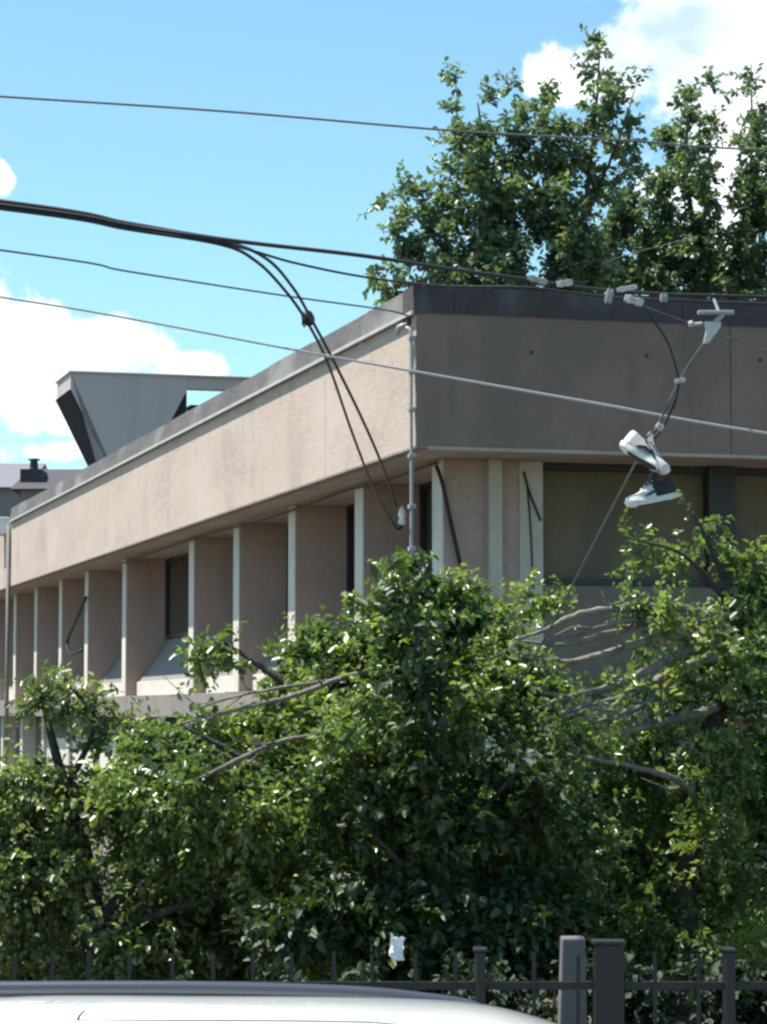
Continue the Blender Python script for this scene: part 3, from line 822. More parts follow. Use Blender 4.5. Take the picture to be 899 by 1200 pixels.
lobF = [(175, 868, 44, 30, 0.1), (230, 885, 60, 40, 0.2), (290, 890, 60, 40, 0.2), (210, 935, 70, 40, 0.2), (280, 950, 70, 44, 0.2), (165, 925, 56, 36, 0.2), (325, 850, 40, 26, 0.3), (240, 1000, 70, 44, 0.3), (270, 835, 36, 14, 0.3, 0.8), (230, 905, 46, 30, -0.8, 0.8), (290, 930, 46, 30, -0.8, 0.8), (405, 790, 24, 20, -1.2, 0.8), (390, 858, 26, 20, -1.2, 0.8), (430, 800, 26, 24, -1.1, 0.8), (420, 870, 30, 24, -1.1, 0.8), (250, 860, 18, 12, -1.2, 0.6), (300, 880, 20, 12, -1.3, 0.6), (462, 668, 26, 20), (480, 705, 40, 34), (440, 715, 34, 36), (530, 690, 34, 24), (560, 705, 38, 30), (500, 745, 60, 48), (420, 755, 52, 36), (375, 745, 42, 24), (345, 775, 44, 32),
        (262, 752, 24, 12, -0.2), (238, 768, 18, 14, -0.2), (295, 765, 22, 16, -0.2), (590, 745, 40, 34), (570, 790, 70, 50), (470, 810, 90, 60), (380, 825, 66, 50), (330, 830, 30, 26, 0, 0.6), (620, 820, 48, 40, -0.3),
        (540, 860, 100, 60, -0.5), (420, 880, 100, 60, -0.5), (320, 890, 60, 44, 0.2, 0.7), (240, 860, 44, 34, 0, 0.7), (190, 880, 44, 34, -0.3), (220, 930, 60, 40, -0.3), (310, 950, 80, 46, -0.2), (630, 900, 60, 50, -0.3),
        (480, 985, 110, 60, 0.9), (600, 975, 90, 60, 0.6), (350, 1005, 80, 60, 0.8), (660, 960, 60, 60, -0.3), (560, 1045, 80, 46, 0.9), (440, 1060, 90, 50, 1.9, 0.8), (510, 1085, 70, 44, 1.6, 0.8), (510, 1060, 18, 34, -0.4, 0.6), (590, 1090, 50, 34, 1.0, 0.7), (640, 1020, 60, 50, 0.4), (380, 1080, 60, 50, 1.8, 0.8), (470, 900, 110, 70, 1.2), (400, 960, 90, 60, 1.4), (560, 940, 100, 70, 1.2), (305, 1062, 16, 26, -0.6, 0.8), (455, 1040, 60, 50, 0.5, 0.8), (435, 965, 60, 40, -0.5, 0.7), (400, 1000, 50, 40, -0.4, 0.6), (480, 1010, 46, 40, -0.5, 0.7), (440, 1055, 50, 40, -0.4, 0.6), (540, 985, 60, 40, -0.6, 0.7), (590, 1010, 50, 44, -0.4, 0.7), (430, 1095, 60, 40, 0.7, 0.8), (480, 1130, 60, 30, 0.8, 0.8), (550, 1120, 50, 30, 0.3, 0.7)]
leaf_mesh('crown', [M['leaf_front'], M['bark']], TA, lobF, YA, 470, 0.069, 1.15, (0.16, 0.36), 10, 0.6, 0.2, 21)

YM = 18.9
TM = front_tree('young_maple', 'dark leaved young tree hanging over the fence in front of the broad leafy tree', 520, YM,
                [(520, 1290, 0, 0.08), (522, 1120, 0, 0.07), (515, 1000, 0, 0.055), (505, 860, 0, 0.035), (480, 690, 0, 0.012)], M['bark'])
for lb in ([(518, 1040, YM, 0.03), (560, 960, YM, 0.02), (610, 900, YM, 0.008)], [(518, 1060, YM, 0.03), (460, 1000, YM, 0.02), (420, 960, YM, 0.008)]):
    limb('limb', lb, M['bark'], TM)
lobM = [(472, 690, 20, 34), (492, 745, 24, 34), (500, 800, 36, 36), (545, 845, 46, 40), (490, 870, 40, 40), (535, 915, 70, 50), (600, 920, 52, 50), (462, 945, 46, 46), (520, 985, 84, 56), (600, 1000, 60, 50), (440, 1010, 60, 50),
        (400, 1050, 64, 44), (500, 1060, 90, 50), (590, 1070, 70, 44), (430, 1100, 80, 40), (540, 1110, 80, 36), (345, 1075, 44, 36), (640, 1045, 44, 40), (500, 1140, 130, 34)]
leaf_mesh('crown', [M['leaf_dark'], M['bark']], TM, lobM, YM, 230, 0.088, 0.9, (0.16, 0.34), 9, 0.6, -0.1, 31)

YL = 20.8
TL = front_tree('shrubby_tree', 'low pale leaved tree at the left edge, behind the fence pickets', 120, YL,
                [(120, 1240, 0, 0.09), (118, 1120, 0, 0.08), (100, 1000, 0.1, 0.06), (70, 900, 0.1, 0.04), (45, 800, 0, 0.015)], M['bark'])
for lb in ([(115, 1080, YL, 0.05), (180, 1010, YL, 0.04), (240, 960, YL - 0.2, 0.015)],
           [(100, 1000, YL, 0.04), (40, 940, YL, 0.03), (5, 900, YL, 0.012)],
           [(80, 920, YL, 0.03), (110, 850, YL, 0.02), (75, 795, YL, 0.01)],
           [(115, 1100, YL, 0.05), (220, 1060, YL - 0.3, 0.03), (310, 1040, YL - 0.4, 0.012)]):
    limb('limb', lb, M['bark'], TL)
lobL = [(62, 785, 26, 15), (50, 805, 24, 18), (80, 815, 22, 18), (118, 818, 20, 14), (128, 848, 18, 18), (140, 842, 16, 16), (60, 960, 80, 50, 0.6), (180, 960, 70, 50, 0.6), (40, 1040, 90, 60, 0.7), (180, 1060, 100, 60, 0.7), (300, 1060, 90, 60, 0.7), (-60, 1080, 80, 60, 0.5), (30, 925, 60, 30, 0.5), (35, 905, 44, 26), (75, 930, 60, 34), (140, 920, 44, 26), (20, 965, 50, 44),
        (110, 985, 70, 46), (190, 985, 60, 40), (55, 1035, 70, 44), (160, 1050, 80, 46), (260, 1040, 60, 40), (30, 1095, 40, 26, 0, 0.5), (110, 1105, 70, 34), (210, 1110, 80, 34), (300, 1100, 60, 34), (-40, 1000, 60, 100), (360, 1090, 40, 30, 0, 0.5), (150, 1150, 130, 30, 0.3, 0.5), (300, 1150, 100, 30, 0.3, 0.5)]
leaf_mesh('crown', [M['leaf_left'], M['bark']], TL, lobL, YL, 420, 0.066, 1.0, (0.16, 0.36), 10, 0.6, 0.2, 22)

YR = 20.6
TR = front_tree('leafy_tree', 'open branched tree at the right edge, under the hanging sneakers, with a dark leaning trunk', 800, YR,
                [(800, 1240, 0, 0.15), (797, 1080, 0, 0.13), (810, 960, 0, 0.12), (835, 860, 0, 0.10), (852, 760, 0, 0.075), (850, 660, 0, 0.03)], M['bark'])
for lb in ([(848, 722, YR, 0.03), (790, 712, YR - 0.3, 0.028), (726, 713, YR - 0.7, 0.024), (673, 721, YR - 0.8, 0.02), (640, 738, YR - 0.8, 0.015), (601, 750, YR - 0.9, 0.008)],
           [(846, 740, YR, 0.03), (780, 728, YR - 0.3, 0.028), (718, 741, YR - 0.7, 0.022), (664, 755, YR - 0.8, 0.017), (609, 751, YR - 0.8, 0.007)],
           [(845, 752, YR, 0.034), (790, 746, YR - 0.4, 0.03), (741, 757, YR - 0.6, 0.028), (668, 776, YR - 0.7, 0.022), (640, 769, YR - 0.8, 0.014), (605, 765, YR - 0.8, 0.008)],
           [(842, 752, YR, 0.04), (794, 768, YR - 0.4, 0.036), (722, 803, YR - 0.6, 0.028), (662, 818, YR - 0.7, 0.018), (630, 830, YR - 0.7, 0.009)],
           [(842, 768, YR - 0.1, 0.04), (800, 782, YR - 0.4, 0.032), (735, 815, YR - 0.65, 0.024), (690, 826, YR - 0.7, 0.018), (655, 840, YR - 0.7, 0.009)],
           [(838, 828, YR, 0.04), (815, 838, YR - 0.4, 0.034), (760, 850, YR - 0.6, 0.026), (711, 864, YR - 0.7, 0.012)],
           [(846, 735, YR, 0.026), (790, 722, YR - 0.3, 0.022), (735, 728, YR - 0.7, 0.018), (690, 738, YR - 0.8, 0.014), (655, 748, YR - 0.8, 0.007)],
           [(840, 790, YR, 0.03), (790, 808, YR - 0.4, 0.026), (740, 832, YR - 0.7, 0.02), (700, 845, YR - 0.8, 0.009)],
           [(822, 948, YR - 0.3, 0.035), (800, 918, YR - 0.6, 0.026), (740, 898, YR - 0.8, 0.018), (665, 884, YR - 0.9, 0.009)]):
    limb('bare_branch', [(x, y, Y - (0.5 if x < 800 else 0.15), r * 1.12) for x, y, Y, r in lb], M['bark_pale'], TR, forks=3)
for lb in ([(850, 680, YR, 0.03), (832, 640, YR - 0.2, 0.018), (812, 600, YR - 0.3, 0.008)], [(850, 700, YR, 0.03), (800, 650, YR - 0.2, 0.016), (738, 630, YR - 0.3, 0.007)],
           [(840, 840, YR, 0.05), (890, 760, YR, 0.03), (905, 680, YR, 0.015)], [(810, 960, YR, 0.05), (880, 900, YR, 0.03), (930, 850, YR, 0.015)]):
    limb('limb', lb, M['bark'], TR)
lobR = [(612, 752, 16, 10, -1.5, 0.8), (640, 728, 14, 10, -1.5, 0.7), (635, 768, 16, 8, -1.5, 0.7), (650, 832, 22, 12, -1.5, 0.8), (700, 868, 24, 12, -1.4, 0.8), (690, 812, 16, 8, -1.5, 0.6), (715, 755, 12, 8, -1.5, 0.6), (745, 790, 18, 10, -1.4, 0.7), (770, 700, 28, 20, -1.1), (800, 735, 36, 26, -1.1), (850, 745, 40, 40, -0.9), (830, 800, 36, 30, -0.9), (815, 860, 30, 30, -0.9, 0.8), (850, 890, 40, 40, -0.7, 0.8), (765, 812, 24, 14, -1.1, 0.7), (700, 845, 22, 12, -1.0, 0.6), (640, 800, 24, 14, -0.9, 0.6), (630, 775, 14, 10, -0.9, 0.6), (830, 985, 40, 40, -0.7, 0.8), (815, 602, 9, 12), (825, 622, 14, 12), (842, 635, 18, 14), (745, 630, 14, 8), (765, 645, 20, 12), (800, 650, 22, 16), (790, 675, 34, 18), (850, 660, 36, 24), (885, 650, 26, 20), (870, 700, 46, 34), (815, 705, 36, 26),
        (690, 688, 26, 16), (655, 690, 20, 12), (640, 700, 18, 12), (620, 690, 20, 10), (740, 742, 20, 12, 0, 0.6), (890, 760, 44, 44), (820, 760, 36, 30), (790, 800, 40, 24), (745, 800, 24, 14, 0, 0.5), (690, 800, 26, 12, 0, 0.5), (870, 830, 50, 50),
        (720, 840, 40, 18, 0, 0.7), (780, 850, 40, 24), (670, 860, 36, 20), (740, 880, 50, 20, 0, 0.8), (800, 890, 40, 30), (890, 900, 50, 50), (720, 925, 50, 26, 0, 0.8), (780, 950, 56, 34, 0, 0.8), (860, 970, 60, 46), (720, 985, 60, 36), (800, 1010, 70, 36), (880, 1030, 50, 34), (740, 1050, 60, 34, 0, 0.7), (700, 1010, 40, 34), (830, 1070, 60, 26, 0.3, 0.6), (960, 850, 60, 200), (900, 1085, 50, 24, 0.3, 0.6), (800, 1060, 50, 40, -0.4, 0.8), (760, 1100, 60, 34, 0, 0.7), (840, 1110, 60, 34, 0, 0.7)]
leaf_mesh('crown', [M['leaf_front'], M['bark']], TR, lobR, YR, 420, 0.066, 1.0, (0.16, 0.34), 10, 0.6, 0.2, 23)
# hedge added along the building foot to darken the gaps under the crowns
g = to_ground(400, 25); HG = empty('hedge', g); tag(HG, 'added hedge with deep shade in its leaf colour, behind the trees at the foot of the building', 'hedge')
lobH = [(x, 1085 + random.uniform(-20, 20), 75, 55 + random.uniform(0, 15)) for x in range(-70, 560, 75)] + [(x, 1100 + random.uniform(-10, 10), 75, 75) for x in range(690, 1000, 60)]
lobH += [(x, y, 60, 50) for x in range(590, 1000, 70) for y in (950, 1010, 1060)] + [(x, 1175 + random.uniform(-10, 10), 80, 70) for x in range(-60, 1010, 75)]
leaf_mesh('foliage', [M['leaf_shade'], M['bark']], HG, lobH, 25.0, 150, 0.10, 0.7, (0.2, 0.4), 10, 0.6, 0.2, 29)
for lb in lobH[::2]:
    p = at(lb[0], lb[1], 25.0)
    MB().tube([Vector((p.x, 25, -0.05)) - g, Vector((p.x + 0.05, 25, max(0.3, p.z))) - g], [0.04, 0.02], 6).build('stem', M['bark'], HG)

YS = 18.4  # shrubs added to darken the strip behind the fence, shade in leaf colour
for i, (x0, lab) in enumerate(((400, 'added shade-dark shrub behind the fence under the middle of the broad tree'), (520, 'added shade-dark shrub behind the fence just left of the pale pier'),
                               (650, 'added shade-dark shrub behind the fence just right of the pale pier'), (775, 'added shade-dark shrub at the foot of the dark leaning trunk'), (895, 'added shade-dark shrub behind the fence at the right edge'))):
    gg = to_ground(x0, YS); SH = empty('shrub', gg); tag(SH, lab, 'shrub', 'low shrubs behind the fence')
    lb_ = [(x0 + random.uniform(-50, 50), y, 52, 34) for y in (1150, 1175, 1200, 1225)] + [(x0 + random.uniform(-30, 30), 1135, 40, 24)]
    leaf_mesh('foliage', [M['leaf_shade'], M['bark']], SH, lb_, YS, 330, 0.075, 0.9, (0.15, 0.3), 10, 0.6, 0.2, 40 + i)
    for k in range(3):
        MB().tube([(0.04 * k, 0, -0.03), (0.08 * k - 0.1, 0.02, 0.4), (0.3 * k - 0.3, 0.05, 0.75)], [0.02, 0.015, 0.006], 6).build('stem', M['bark'], SH)

# ------------------------------------------------------------------ fence
YF = 15.2
fx0, fx1 = at(-420, 836, YF).x, at(1320, 836, YF).x
FE = empty('metal_fence', ((fx0 + fx1) / 2, YF, 0)); tag(FE, 'dark metal picket fence running along the pavement under the trees', 'fence')
ztop = at(450, 1117, YF).z; zrail = at(450, 1155, YF).z; zlow = 0.25
posts = [-390, -95, 562, 711, 851, 1150]
ox = FE.location
def fx(px): return at(px, 836, YF).x - ox.x
rl = MB()
rl.box((fx0 - ox.x, -0.018, zrail - 0.022), (fx1 - ox.x, 0.018, zrail + 0.022)); 
rl.build('rail', M['fence_black'], FE)
MB().box((fx0 - ox.x, -0.018, zlow - 0.02), (fx1 - ox.x, 0.018, zlow + 0.02)).build('rail', M['fence_black'], FE)
pk0 = MB().box((-0.011, -0.033, 0.16), (0.011, -0.020, ztop)).build('picket', M['fence_black'], FE)
first = True
px = 19.0 - 47 * 9
while px < 1310:
    if not any(abs(px - q) < 24 for q in posts):
        o = pk0 if first else pk0.copy()
        if not first: COL.objects.link(o); o.parent = FE
        first = False
        o.location = (fx(px + random.uniform(-2, 2)), 0, random.uniform(-0.012, 0.012))
        o.rotation_euler = (0, R(random.uniform(-0.8, 0.8)), 0)
    px += 46.8
for q in posts:
    w = 0.082 if q == 711 else 0.027
    p = MB().box((-w, -0.075, 0.0), (w, -0.0365, ztop + (0.05 if q == 711 else 0.01))).box((-w, 0.021, 0.0), (w, 0.07, ztop)).build('post', M['fence_black'], FE, bevel=0.006)
    p.location = (fx(q), 0, 0)
    MB().box((-w - 0.012, -0.087, ztop + (0.053 if q == 711 else 0.013)), (w + 0.012, 0.08, ztop + (0.075 if q == 711 else 0.03))).build('post_cap', M['fence_black'], p, bevel=0.006)
# pale gate pier behind the fence
pg = to_ground(667, 16.2)
GP = empty('gate_pier', pg); tag(GP, 'pale grey concrete pier behind the fence post below the crown gap', 'pier')
zp = at(667, 1098, 16.2).z
MB().prism([(-0.10, 0), (0.10, 0), (0.085, zp), (-0.055, zp)], lambda p, t: (p[0], t, p[1]), -0.1, 0.1).build('shaft', M['pier'], GP, bevel=0.012)
# ------------------------------------------------------------------ white car
def car():
    zr = 1.425
    cx, cy = -0.60, 10.75
    g = empty('parked_car', (cx, cy, 0.004))
    tag(g, 'white car with dark roof rails parked by the kerb, only its roof in view', 'car')
    # outline stations: x, half width at belt, belt z, roof half width, roof z (None = bonnet or boot)
    lower = [(-2.15, 0.62, 0.62, 0.30), (-2.08, 0.80, 0.86, 0.22), (-1.6, 0.87, 0.93, 0.20), (0.0, 0.89, 0.93, 0.19), (1.2, 0.88, 0.91, 0.20), (1.75, 0.85, 0.84, 0.22), (2.2, 0.74, 0.72, 0.26), (2.36, 0.55, 0.58, 0.34)]
    mb = MB(); n = 10
    rings = []
    for (x, w, zt, zb) in spline(lower, 5):
        rings.append([(x, -w * 0.93, zb), (x, -w, zb + (zt - zb) * 0.35), (x, -w, zb + (zt - zb) * 0.75), (x, -w * 0.96, zt - 0.02), (x, -w * 0.85, zt + 0.01),
                      (x, w * 0.85, zt + 0.01), (x, w * 0.96, zt - 0.02), (x, w, zb + (zt - zb) * 0.75), (x, w, zb + (zt - zb) * 0.35), (x, w * 0.93, zb)])
    vs = [p for r in rings for p in r]
    fs = [(i * n + k, i * n + (k + 1) % n, (i + 1) * n + (k + 1) % n, (i + 1) * n + k) for i in range(len(rings) - 1) for k in range(n)]
    fs += [tuple(range(n))[::-1], tuple(range(len(vs) - n, len(vs)))]
    body = mb.add(vs, fs).build('body', M['car_white'], g, smooth=True)
    # roof shell with a soft crown, drooping to windscreen and tailgate
    st = [(-2.0, 0.56, 1.10), (-1.75, 0.565, 1.31), (-1.45, 0.575, 1.39), (-0.9, 0.585, zr + 0.012), (-0.2, 0.59, zr + 0.012), (0.45, 0.585, zr + 0.008), (0.95, 0.575, zr - 0.012), (1.25, 0.565, zr - 0.075), (1.55, 0.56, zr - 0.19), (1.64, 0.555, zr - 0.235)]
    mr = MB(); rings = []; n = 14
    for (x, w, z) in spline(st, 5):
        top = [(x, w * math.sin(a), z - 0.030 * (1 - math.cos(a * 1.0)) * 2.0 - (0.02 if abs(a) > 1.3 else 0)) for a in [(-1 + 2 * k / (n - 1)) * math.pi / 2 for k in range(n)]]
        bot = [(x, w * 0.97, z - 0.115), (x, -w * 0.97, z - 0.115)]
        rings.append(top + bot)
    m_ = n + 2
    vs = [p for r in rings for p in r]
    fs = [(i * m_ + k, i * m_ + (k + 1) % m_, (i + 1) * m_ + (k + 1) % m_, (i + 1) * m_ + k) for i in range(len(rings) - 1) for k in range(m_)]
    fs += [tuple(range(m_))[::-1], tuple(range(len(vs) - m_, len(vs)))]
    mr.add(vs, fs).build('roof', M['car_white'], g, smooth=True)
    # glasshouse
    gh = MB()
    bl = [(-2.02, 0.93), (1.95, 0.92)]
    tl = [(-1.72, zr - 0.10), (-1.3, zr - 0.055), (1.0, zr - 0.09), (1.45, zr - 0.25)]
    poly = [(-2.0, 0.92), (1.98, 0.90), (1.5, zr - 0.24), (1.0, zr - 0.12), (0, zr - 0.075), (-1.2, zr - 0.085), (-1.75, zr - 0.13)]
    nn_ = len(poly)
    vs = []
    for s in (-1, 1):
        for (x, z) in poly: vs.append((x, s * (0.80 if z < 1 else 0.555), z))
    fs = [tuple(range(nn_))[::-1], tuple(range(nn_, 2 * nn_))] + [(i, (i + 1) % nn_, nn_ + (i + 1) % nn_, nn_ + i) for i in range(nn_)]
    gh.add(vs, fs).build('window_glass', M['glass'], g)
    for s in (-1, 1):
        pts = [(-1.62, s * 0.555, 1.36), (-1.35, s * 0.555, zr - 0.0), (-0.9, s * 0.56, zr + 0.010), (-0.2, s * 0.56, zr + 0.010), (0.45, s * 0.56, zr - 0.008), (0.80, s * 0.555, zr - 0.040), (0.95, s * 0.55, zr - 0.062), (1.05, s * 0.545, zr - 0.085)]
        q = spline(pts, 6)
        if s > 0:
            MB().tube([Vector(a) for a in q], [0.018] * 3 + [0.032] * (len(q) - 8) + [0.028, 0.024, 0.02, 0.014, 0.01], 10).build('roof_rail', M['car_trim'], g, smooth=True)
        else:
            # near side: a flush drip moulding
            MB().tube([Vector((a[0], a[1] - 0.012, a[2] - 0.085)) for a in q[8:-10]], 0.008, 6).build('drip_moulding', M['seam'], g, smooth=True)
        for a, bx_ in ((-0.35, -0.25), (0.75, 0.85)):
            MB().add([(a, s * 0.83, 0.90), (bx_, s * 0.83, 0.90), (bx_ - 0.1, s * 0.575, zr - 0.1), (a - 0.1, s * 0.575, zr - 0.1), (a, s * 0.80, 0.90), (bx_, s * 0.80, 0.90), (bx_ - 0.1, s * 0.545, zr - 0.1), (a - 0.1, s * 0.545, zr - 0.1)],
                     [(0, 1, 2, 3), (7, 6, 5, 4), (0, 4, 5, 1), (1, 5, 6, 2), (2, 6, 7, 3), (3, 7, 4, 0)]).build('pillar', M['car_white'], g)
        for x in (-0.1, -1.2):
            MB().box((x - 0.09, s * 0.885 - 0.015, 0.80), (x + 0.09, s * 0.885 + 0.025, 0.83)).build('door_handle', M['car_white'], g, bevel=0.008)
        MB().box((1.15, s * 0.98 - 0.09, 0.93), (1.3, s * 0.98 + 0.09, 1.06)).build('mirror', M['car_white'], g, bevel=0.03)
        MB().box((2.12, s * 0.58 - 0.14, 0.58), (2.27, s * 0.58 + 0.12, 0.70)).build('headlight', M['galv'], g, bevel=0.03)
        for x in (-1.3, 1.42):
            w = MB().tube([(x, s * 0.70, 0.32), (x, s * 0.90, 0.32)], 0.32, 28).build('wheel', M['rubber'], g, bevel=0.02)
            MB().tube([(x, s * 0.88, 0.32), (x, s * 0.912, 0.32)], [0.21, 0.19], 20).build('rim', M['galv'], w)
    # long joint near the door side of the roof, with its turned-down front end, and a short aerial
    sm = []
    for x in (-0.57, -0.3, 0.0, 0.3, 0.55, 0.68, 0.76, 0.79):
        y = -0.45 - (0.10 * max(0, (x - 0.55) / 0.24) ** 2)
        zz = zr + 0.012 - (0.02 * max(0, x / 0.95) ** 2)
        sa = min(1, abs(y) / 0.583)
        sm.append(Vector((x, y, zz - 0.06 * (1 - math.sqrt(1 - sa * sa)) + 0.001)))
    MB().tube(sm, 0.005, 6).build('roof_seam', M['seam'], g)
    MB().tube([sm[0] + Vector((-0.012, 0, -0.01)), sm[0] + Vector((0, 0, 0.02)), sm[0] + Vector((0.02, 0, 0.04))], [0.006, 0.005, 0.003], 6).build('aerial', M['seam'], g)
car()

# ------------------------------------------------------------------ cables
def cable(name, label, pts, m='cable_black', group=None, sides=8, n=10, cat='cable'):
    """pts: (px, py, Y, radius)"""
    q = spline(pts, n)
    P = [at(a[0], a[1], a[2]) for a in q]
    o0 = P[len(P) // 2].copy()
    o = MB().tube([p - o0 for p in P], [a[3] for a in q], sides).build(name, M[m], smooth=True)
    o.location = o0
    return tag(o, label, cat, group)

GW = 'overhead cables along the street'
cable('overhead_cable', 'thin dark cable highest of all, crossing the sky and the tall tree tops',
      [(-1500, 40, 13.6, .0062), (-700, 68, 13.6, .0062), (0, 113, 13.6, .0062), (270, 131, 13.6, .0060), (530, 153, 13.6, .0058), (740, 165, 13.6, .0058), (899, 176, 13.6, .0058), (1600, 205, 13.6, .0058), (2400, 220, 13.6, .006)], 'cable_grey', GW)
cable('overhead_cable', 'thick black main cable sagging in from the left and running along the roof edge',
      [(-1500, 80, 13, .012), (-700, 152, 13, .012), (0, 236, 13, .012), (150, 262, 13, .012), (265, 281, 13, .011), (420, 299, 13, .0105), (520, 314, 13, .010), (600, 325, 13, .010), (720, 341, 13, .009), (899, 348, 13, .009), (1500, 360, 13, .009), (2400, 360, 13, .01)], 'cable_black', GW)
cable('overhead_cable', 'second black cable under the main one, meeting the roof corner',
      [(-700, 160, 13.02, .008), (0, 243, 13.02, .008), (150, 268, 13.02, .008), (265, 286, 13.05, .007), (345, 308, 13.1, .0065), (430, 325, 13.15, .006), (520, 335, 13.15, .006), (620, 337, 13.1, .006), (720, 349, 13.1, .007), (800, 352, 13.1, .007), (899, 356, 13.1, .007), (1500, 370, 13, .007)], 'cable_black', GW)
cable('overhead_cable', 'thin cable that ends at the top of the conduit on the roof corner',
      [(-900, 175, 13.5, .006), (0, 293, 14.5, .006), (150, 318, 17, .0068), (330, 346, 23, .0085), (450, 363, 29, .010), (484, 372, 30.85, .011)], 'cable_grey', GW)
cable('overhead_cable', 'lowest pale thin cable crossing the whole picture in front of the bands',
      [(-1200, 190, 13.4, .0058), (-500, 272, 13.4, .0058), (0, 348, 13.4, .0058), (150, 373, 13.4, .0058), (350, 411, 13.4, .0058), (490, 436, 13.4, .0065), (700, 473, 13.4, .0075), (899, 508, 13.4, .0075), (1500, 600, 13.4, .007), (2000, 660, 13.4, .007)], 'cable_pale', GW)
cable('overhead_cable', 'short faint cable slanting in front of the right tall tree leaves',
      [(705, 309, 50, .008), (740, 297, 49.5, .008), (775, 288, 49, .008), (812, 278, 48.5, .008)], 'cable_grey', GW)
cable('overhead_cable', 'thin dark cable in front of the shaded band at the right edge',
      [(735, 352, 13.2, .004), (790, 372, 13.3, .004), (850, 395, 13.5, .0045), (899, 412, 13.6, .0045), (1300, 560, 14, .005)], 'cable_grey', GW)
GD = 'service drop cables'
cable('service_drop_cable', 'black drop cable that ends lowest at the small insulator on the fin side',
      [(-700, 163, 12.97, .011), (0, 244, 12.97, .011), (150, 268, 12.97, .011), (258, 286, 13, .010), (300, 306, 13.8, .009), (332, 338, 15, .009), (358, 374, 16.5, .010), (384, 425, 19.5, .011), (412, 505, 24, .013), (438, 572, 29, .015), (462, 615, 32.4, .017), (470, 618, 33.0, .017), (472, 606, 33.0, .017)], 'cable_black', GD)
cable('service_drop_cable', 'black drop cable splitting off to end higher on the fin side',
      [(-700, 158, 12.97, .009), (0, 240, 12.97, .010), (150, 264, 12.97, .010), (262, 283, 13, .010), (312, 303, 13.8, .009), (344, 338, 15, .009), (366, 376, 16.5, .010), (392, 425, 19.5, .012), (424, 490, 24, .0135), (450, 550, 29, .016), (464, 592, 33, .018)], 'cable_black', GD)


def lump(name, label, px, py, Y, size, m, rot=0.0, cat='clamp', group=None, rough=True):
    """small cast fitting: a bevelled stepped block with a bolt"""
    c = at(px, py, Y)
    g = empty(name, c); tag(g, label, cat, group)
    g.rotation_euler = (0, R(rot), 0)
    w, d, h = size
    mb = MB().box((-w, -d, -h), (w, d, h)); mb.box((-w * 0.7, -d * 1.15, -h * 1.25), (-w * 0.25, d * 1.15, h * 1.25)); mb.box((w * 0.2, -d * 1.12, -h * 1.15), (w * 0.75, d * 1.12, h * 1.2))
    mb.build('casing', M[m], g, bevel=min(w, h) * 0.2)
    MB().tube([(0, -d * 1.3, 0), (0, d * 1.3, 0)], h * 0.35, 8).build('bolt', M['galv'], g)
    return g

cl = empty('cable_closure', at(361, 373, 16.6)); tag(cl, 'round black closure on the drop cables against the sky', 'cable box')
MB().tube([(-0.02, 0, 0.045), (-0.012, 0, 0.03), (0, 0, 0), (0.012, 0, -0.03), (0.02, 0, -0.045)], [0.02, 0.036, 0.042, 0.036, 0.016], 12).build('casing', M['cable_black'], cl, smooth=True)
MB().tube([(-0.028, -0.03, 0.01), (-0.034, -0.035, -0.04), (-0.02, -0.02, -0.06)], 0.006, 6).build('tie', M['cable_black'], cl)
ins = empty('insulator', at(471.5, 603, 32.9)); tag(ins, 'small white insulator at the end of the drop cable by the conduit', 'insulator')
MB().tube([(0, 0, -0.13), (0, 0, -0.10), (0, 0, -0.05), (0, 0, 0), (0, 0, 0.06), (0, 0, 0.10)], [0.02, 0.055, 0.035, 0.055, 0.035, 0.02], 12).build('porcelain', M['white_box'], ins, smooth=True)
MB().tube([(0, 0, 0.09), (0.0, 0.05, 0.12), (0.01, 0.12, 0.12)], 0.012, 6).build('hook', M['galv'], ins)

GS = 'pale fittings on the cables along the roof edge'
lump('cable_splice', 'pale narrow splice on the main cable, leftmost of the fittings', 630, 328, 12.96, (0.05, 0.014, 0.012), 'galv', 18, 'cable fitting', GS)
lump('cable_splice', 'bright flat splice sleeve on the cable above the shaded band', 662, 332, 12.96, (0.038, 0.016, 0.012), 'sleeve', -8, 'cable fitting', GS)
lump('cable_clamp', 'tall pale clamp on the cable, left of the bright angled sleeve', 714, 347, 12.95, (0.018, 0.016, 0.030), 'galv', 12, 'cable fitting', GS)
lump('cable_splice', 'bright angled sleeve hanging just under the cable, right of the tall clamp', 743, 352, 12.94, (0.048, 0.018, 0.015), 'sleeve', 18, 'cable fitting', GS)
lump('cable_splice', 'thin dull splice over the bright angled sleeve', 735, 338, 12.96, (0.05, 0.014, 0.010), 'trim', -10, 'cable fitting', GS)
lump('cable_clamp', 'small round pale clamp between the angled sleeve and the bracket', 778, 349, 12.95, (0.018, 0.016, 0.016), 'galv', 0, 'cable fitting', GS)
# hanging bracket
br = empty('cable_bracket', at(838, 380, 12.95)); tag(br, 'pale metal bracket hanging from a short bar under the cables', 'bracket')
MB().box((-0.085, -0.02, 0.050), (0.095, 0.02, 0.068)).build('bar', M['galv'], br, bevel=0.005)
MB().prism([(-0.055, 0.012), (0.03, 0.012), (0.028, -0.012), (-0.028, -0.09), (-0.062, -0.098), (-0.045, -0.03)], lambda p, t: (p[0], t, p[1]), -0.015, 0.015).build('plate', M['sleeve'], br, bevel=0.005)
MB().tube([(0.0, 0, 0.01), (0.04, 0, 0.05)], 0.012, 8).build('hanger', M['galv'], br)
MB().tube([(-0.06, 0, 0.005), (-0.10, 0, 0.0), (-0.115, 0, 0.004), (-0.13, 0, 0.0)], [0.009, 0.009, 0.016, 0.014], 8).build('eye_bolt', M['galv'], br)
MB().tube([(0.02, 0, 0.06), (0.0, 0.03, 0.13)], 0.008, 6).build('strap', M['galv'], br)
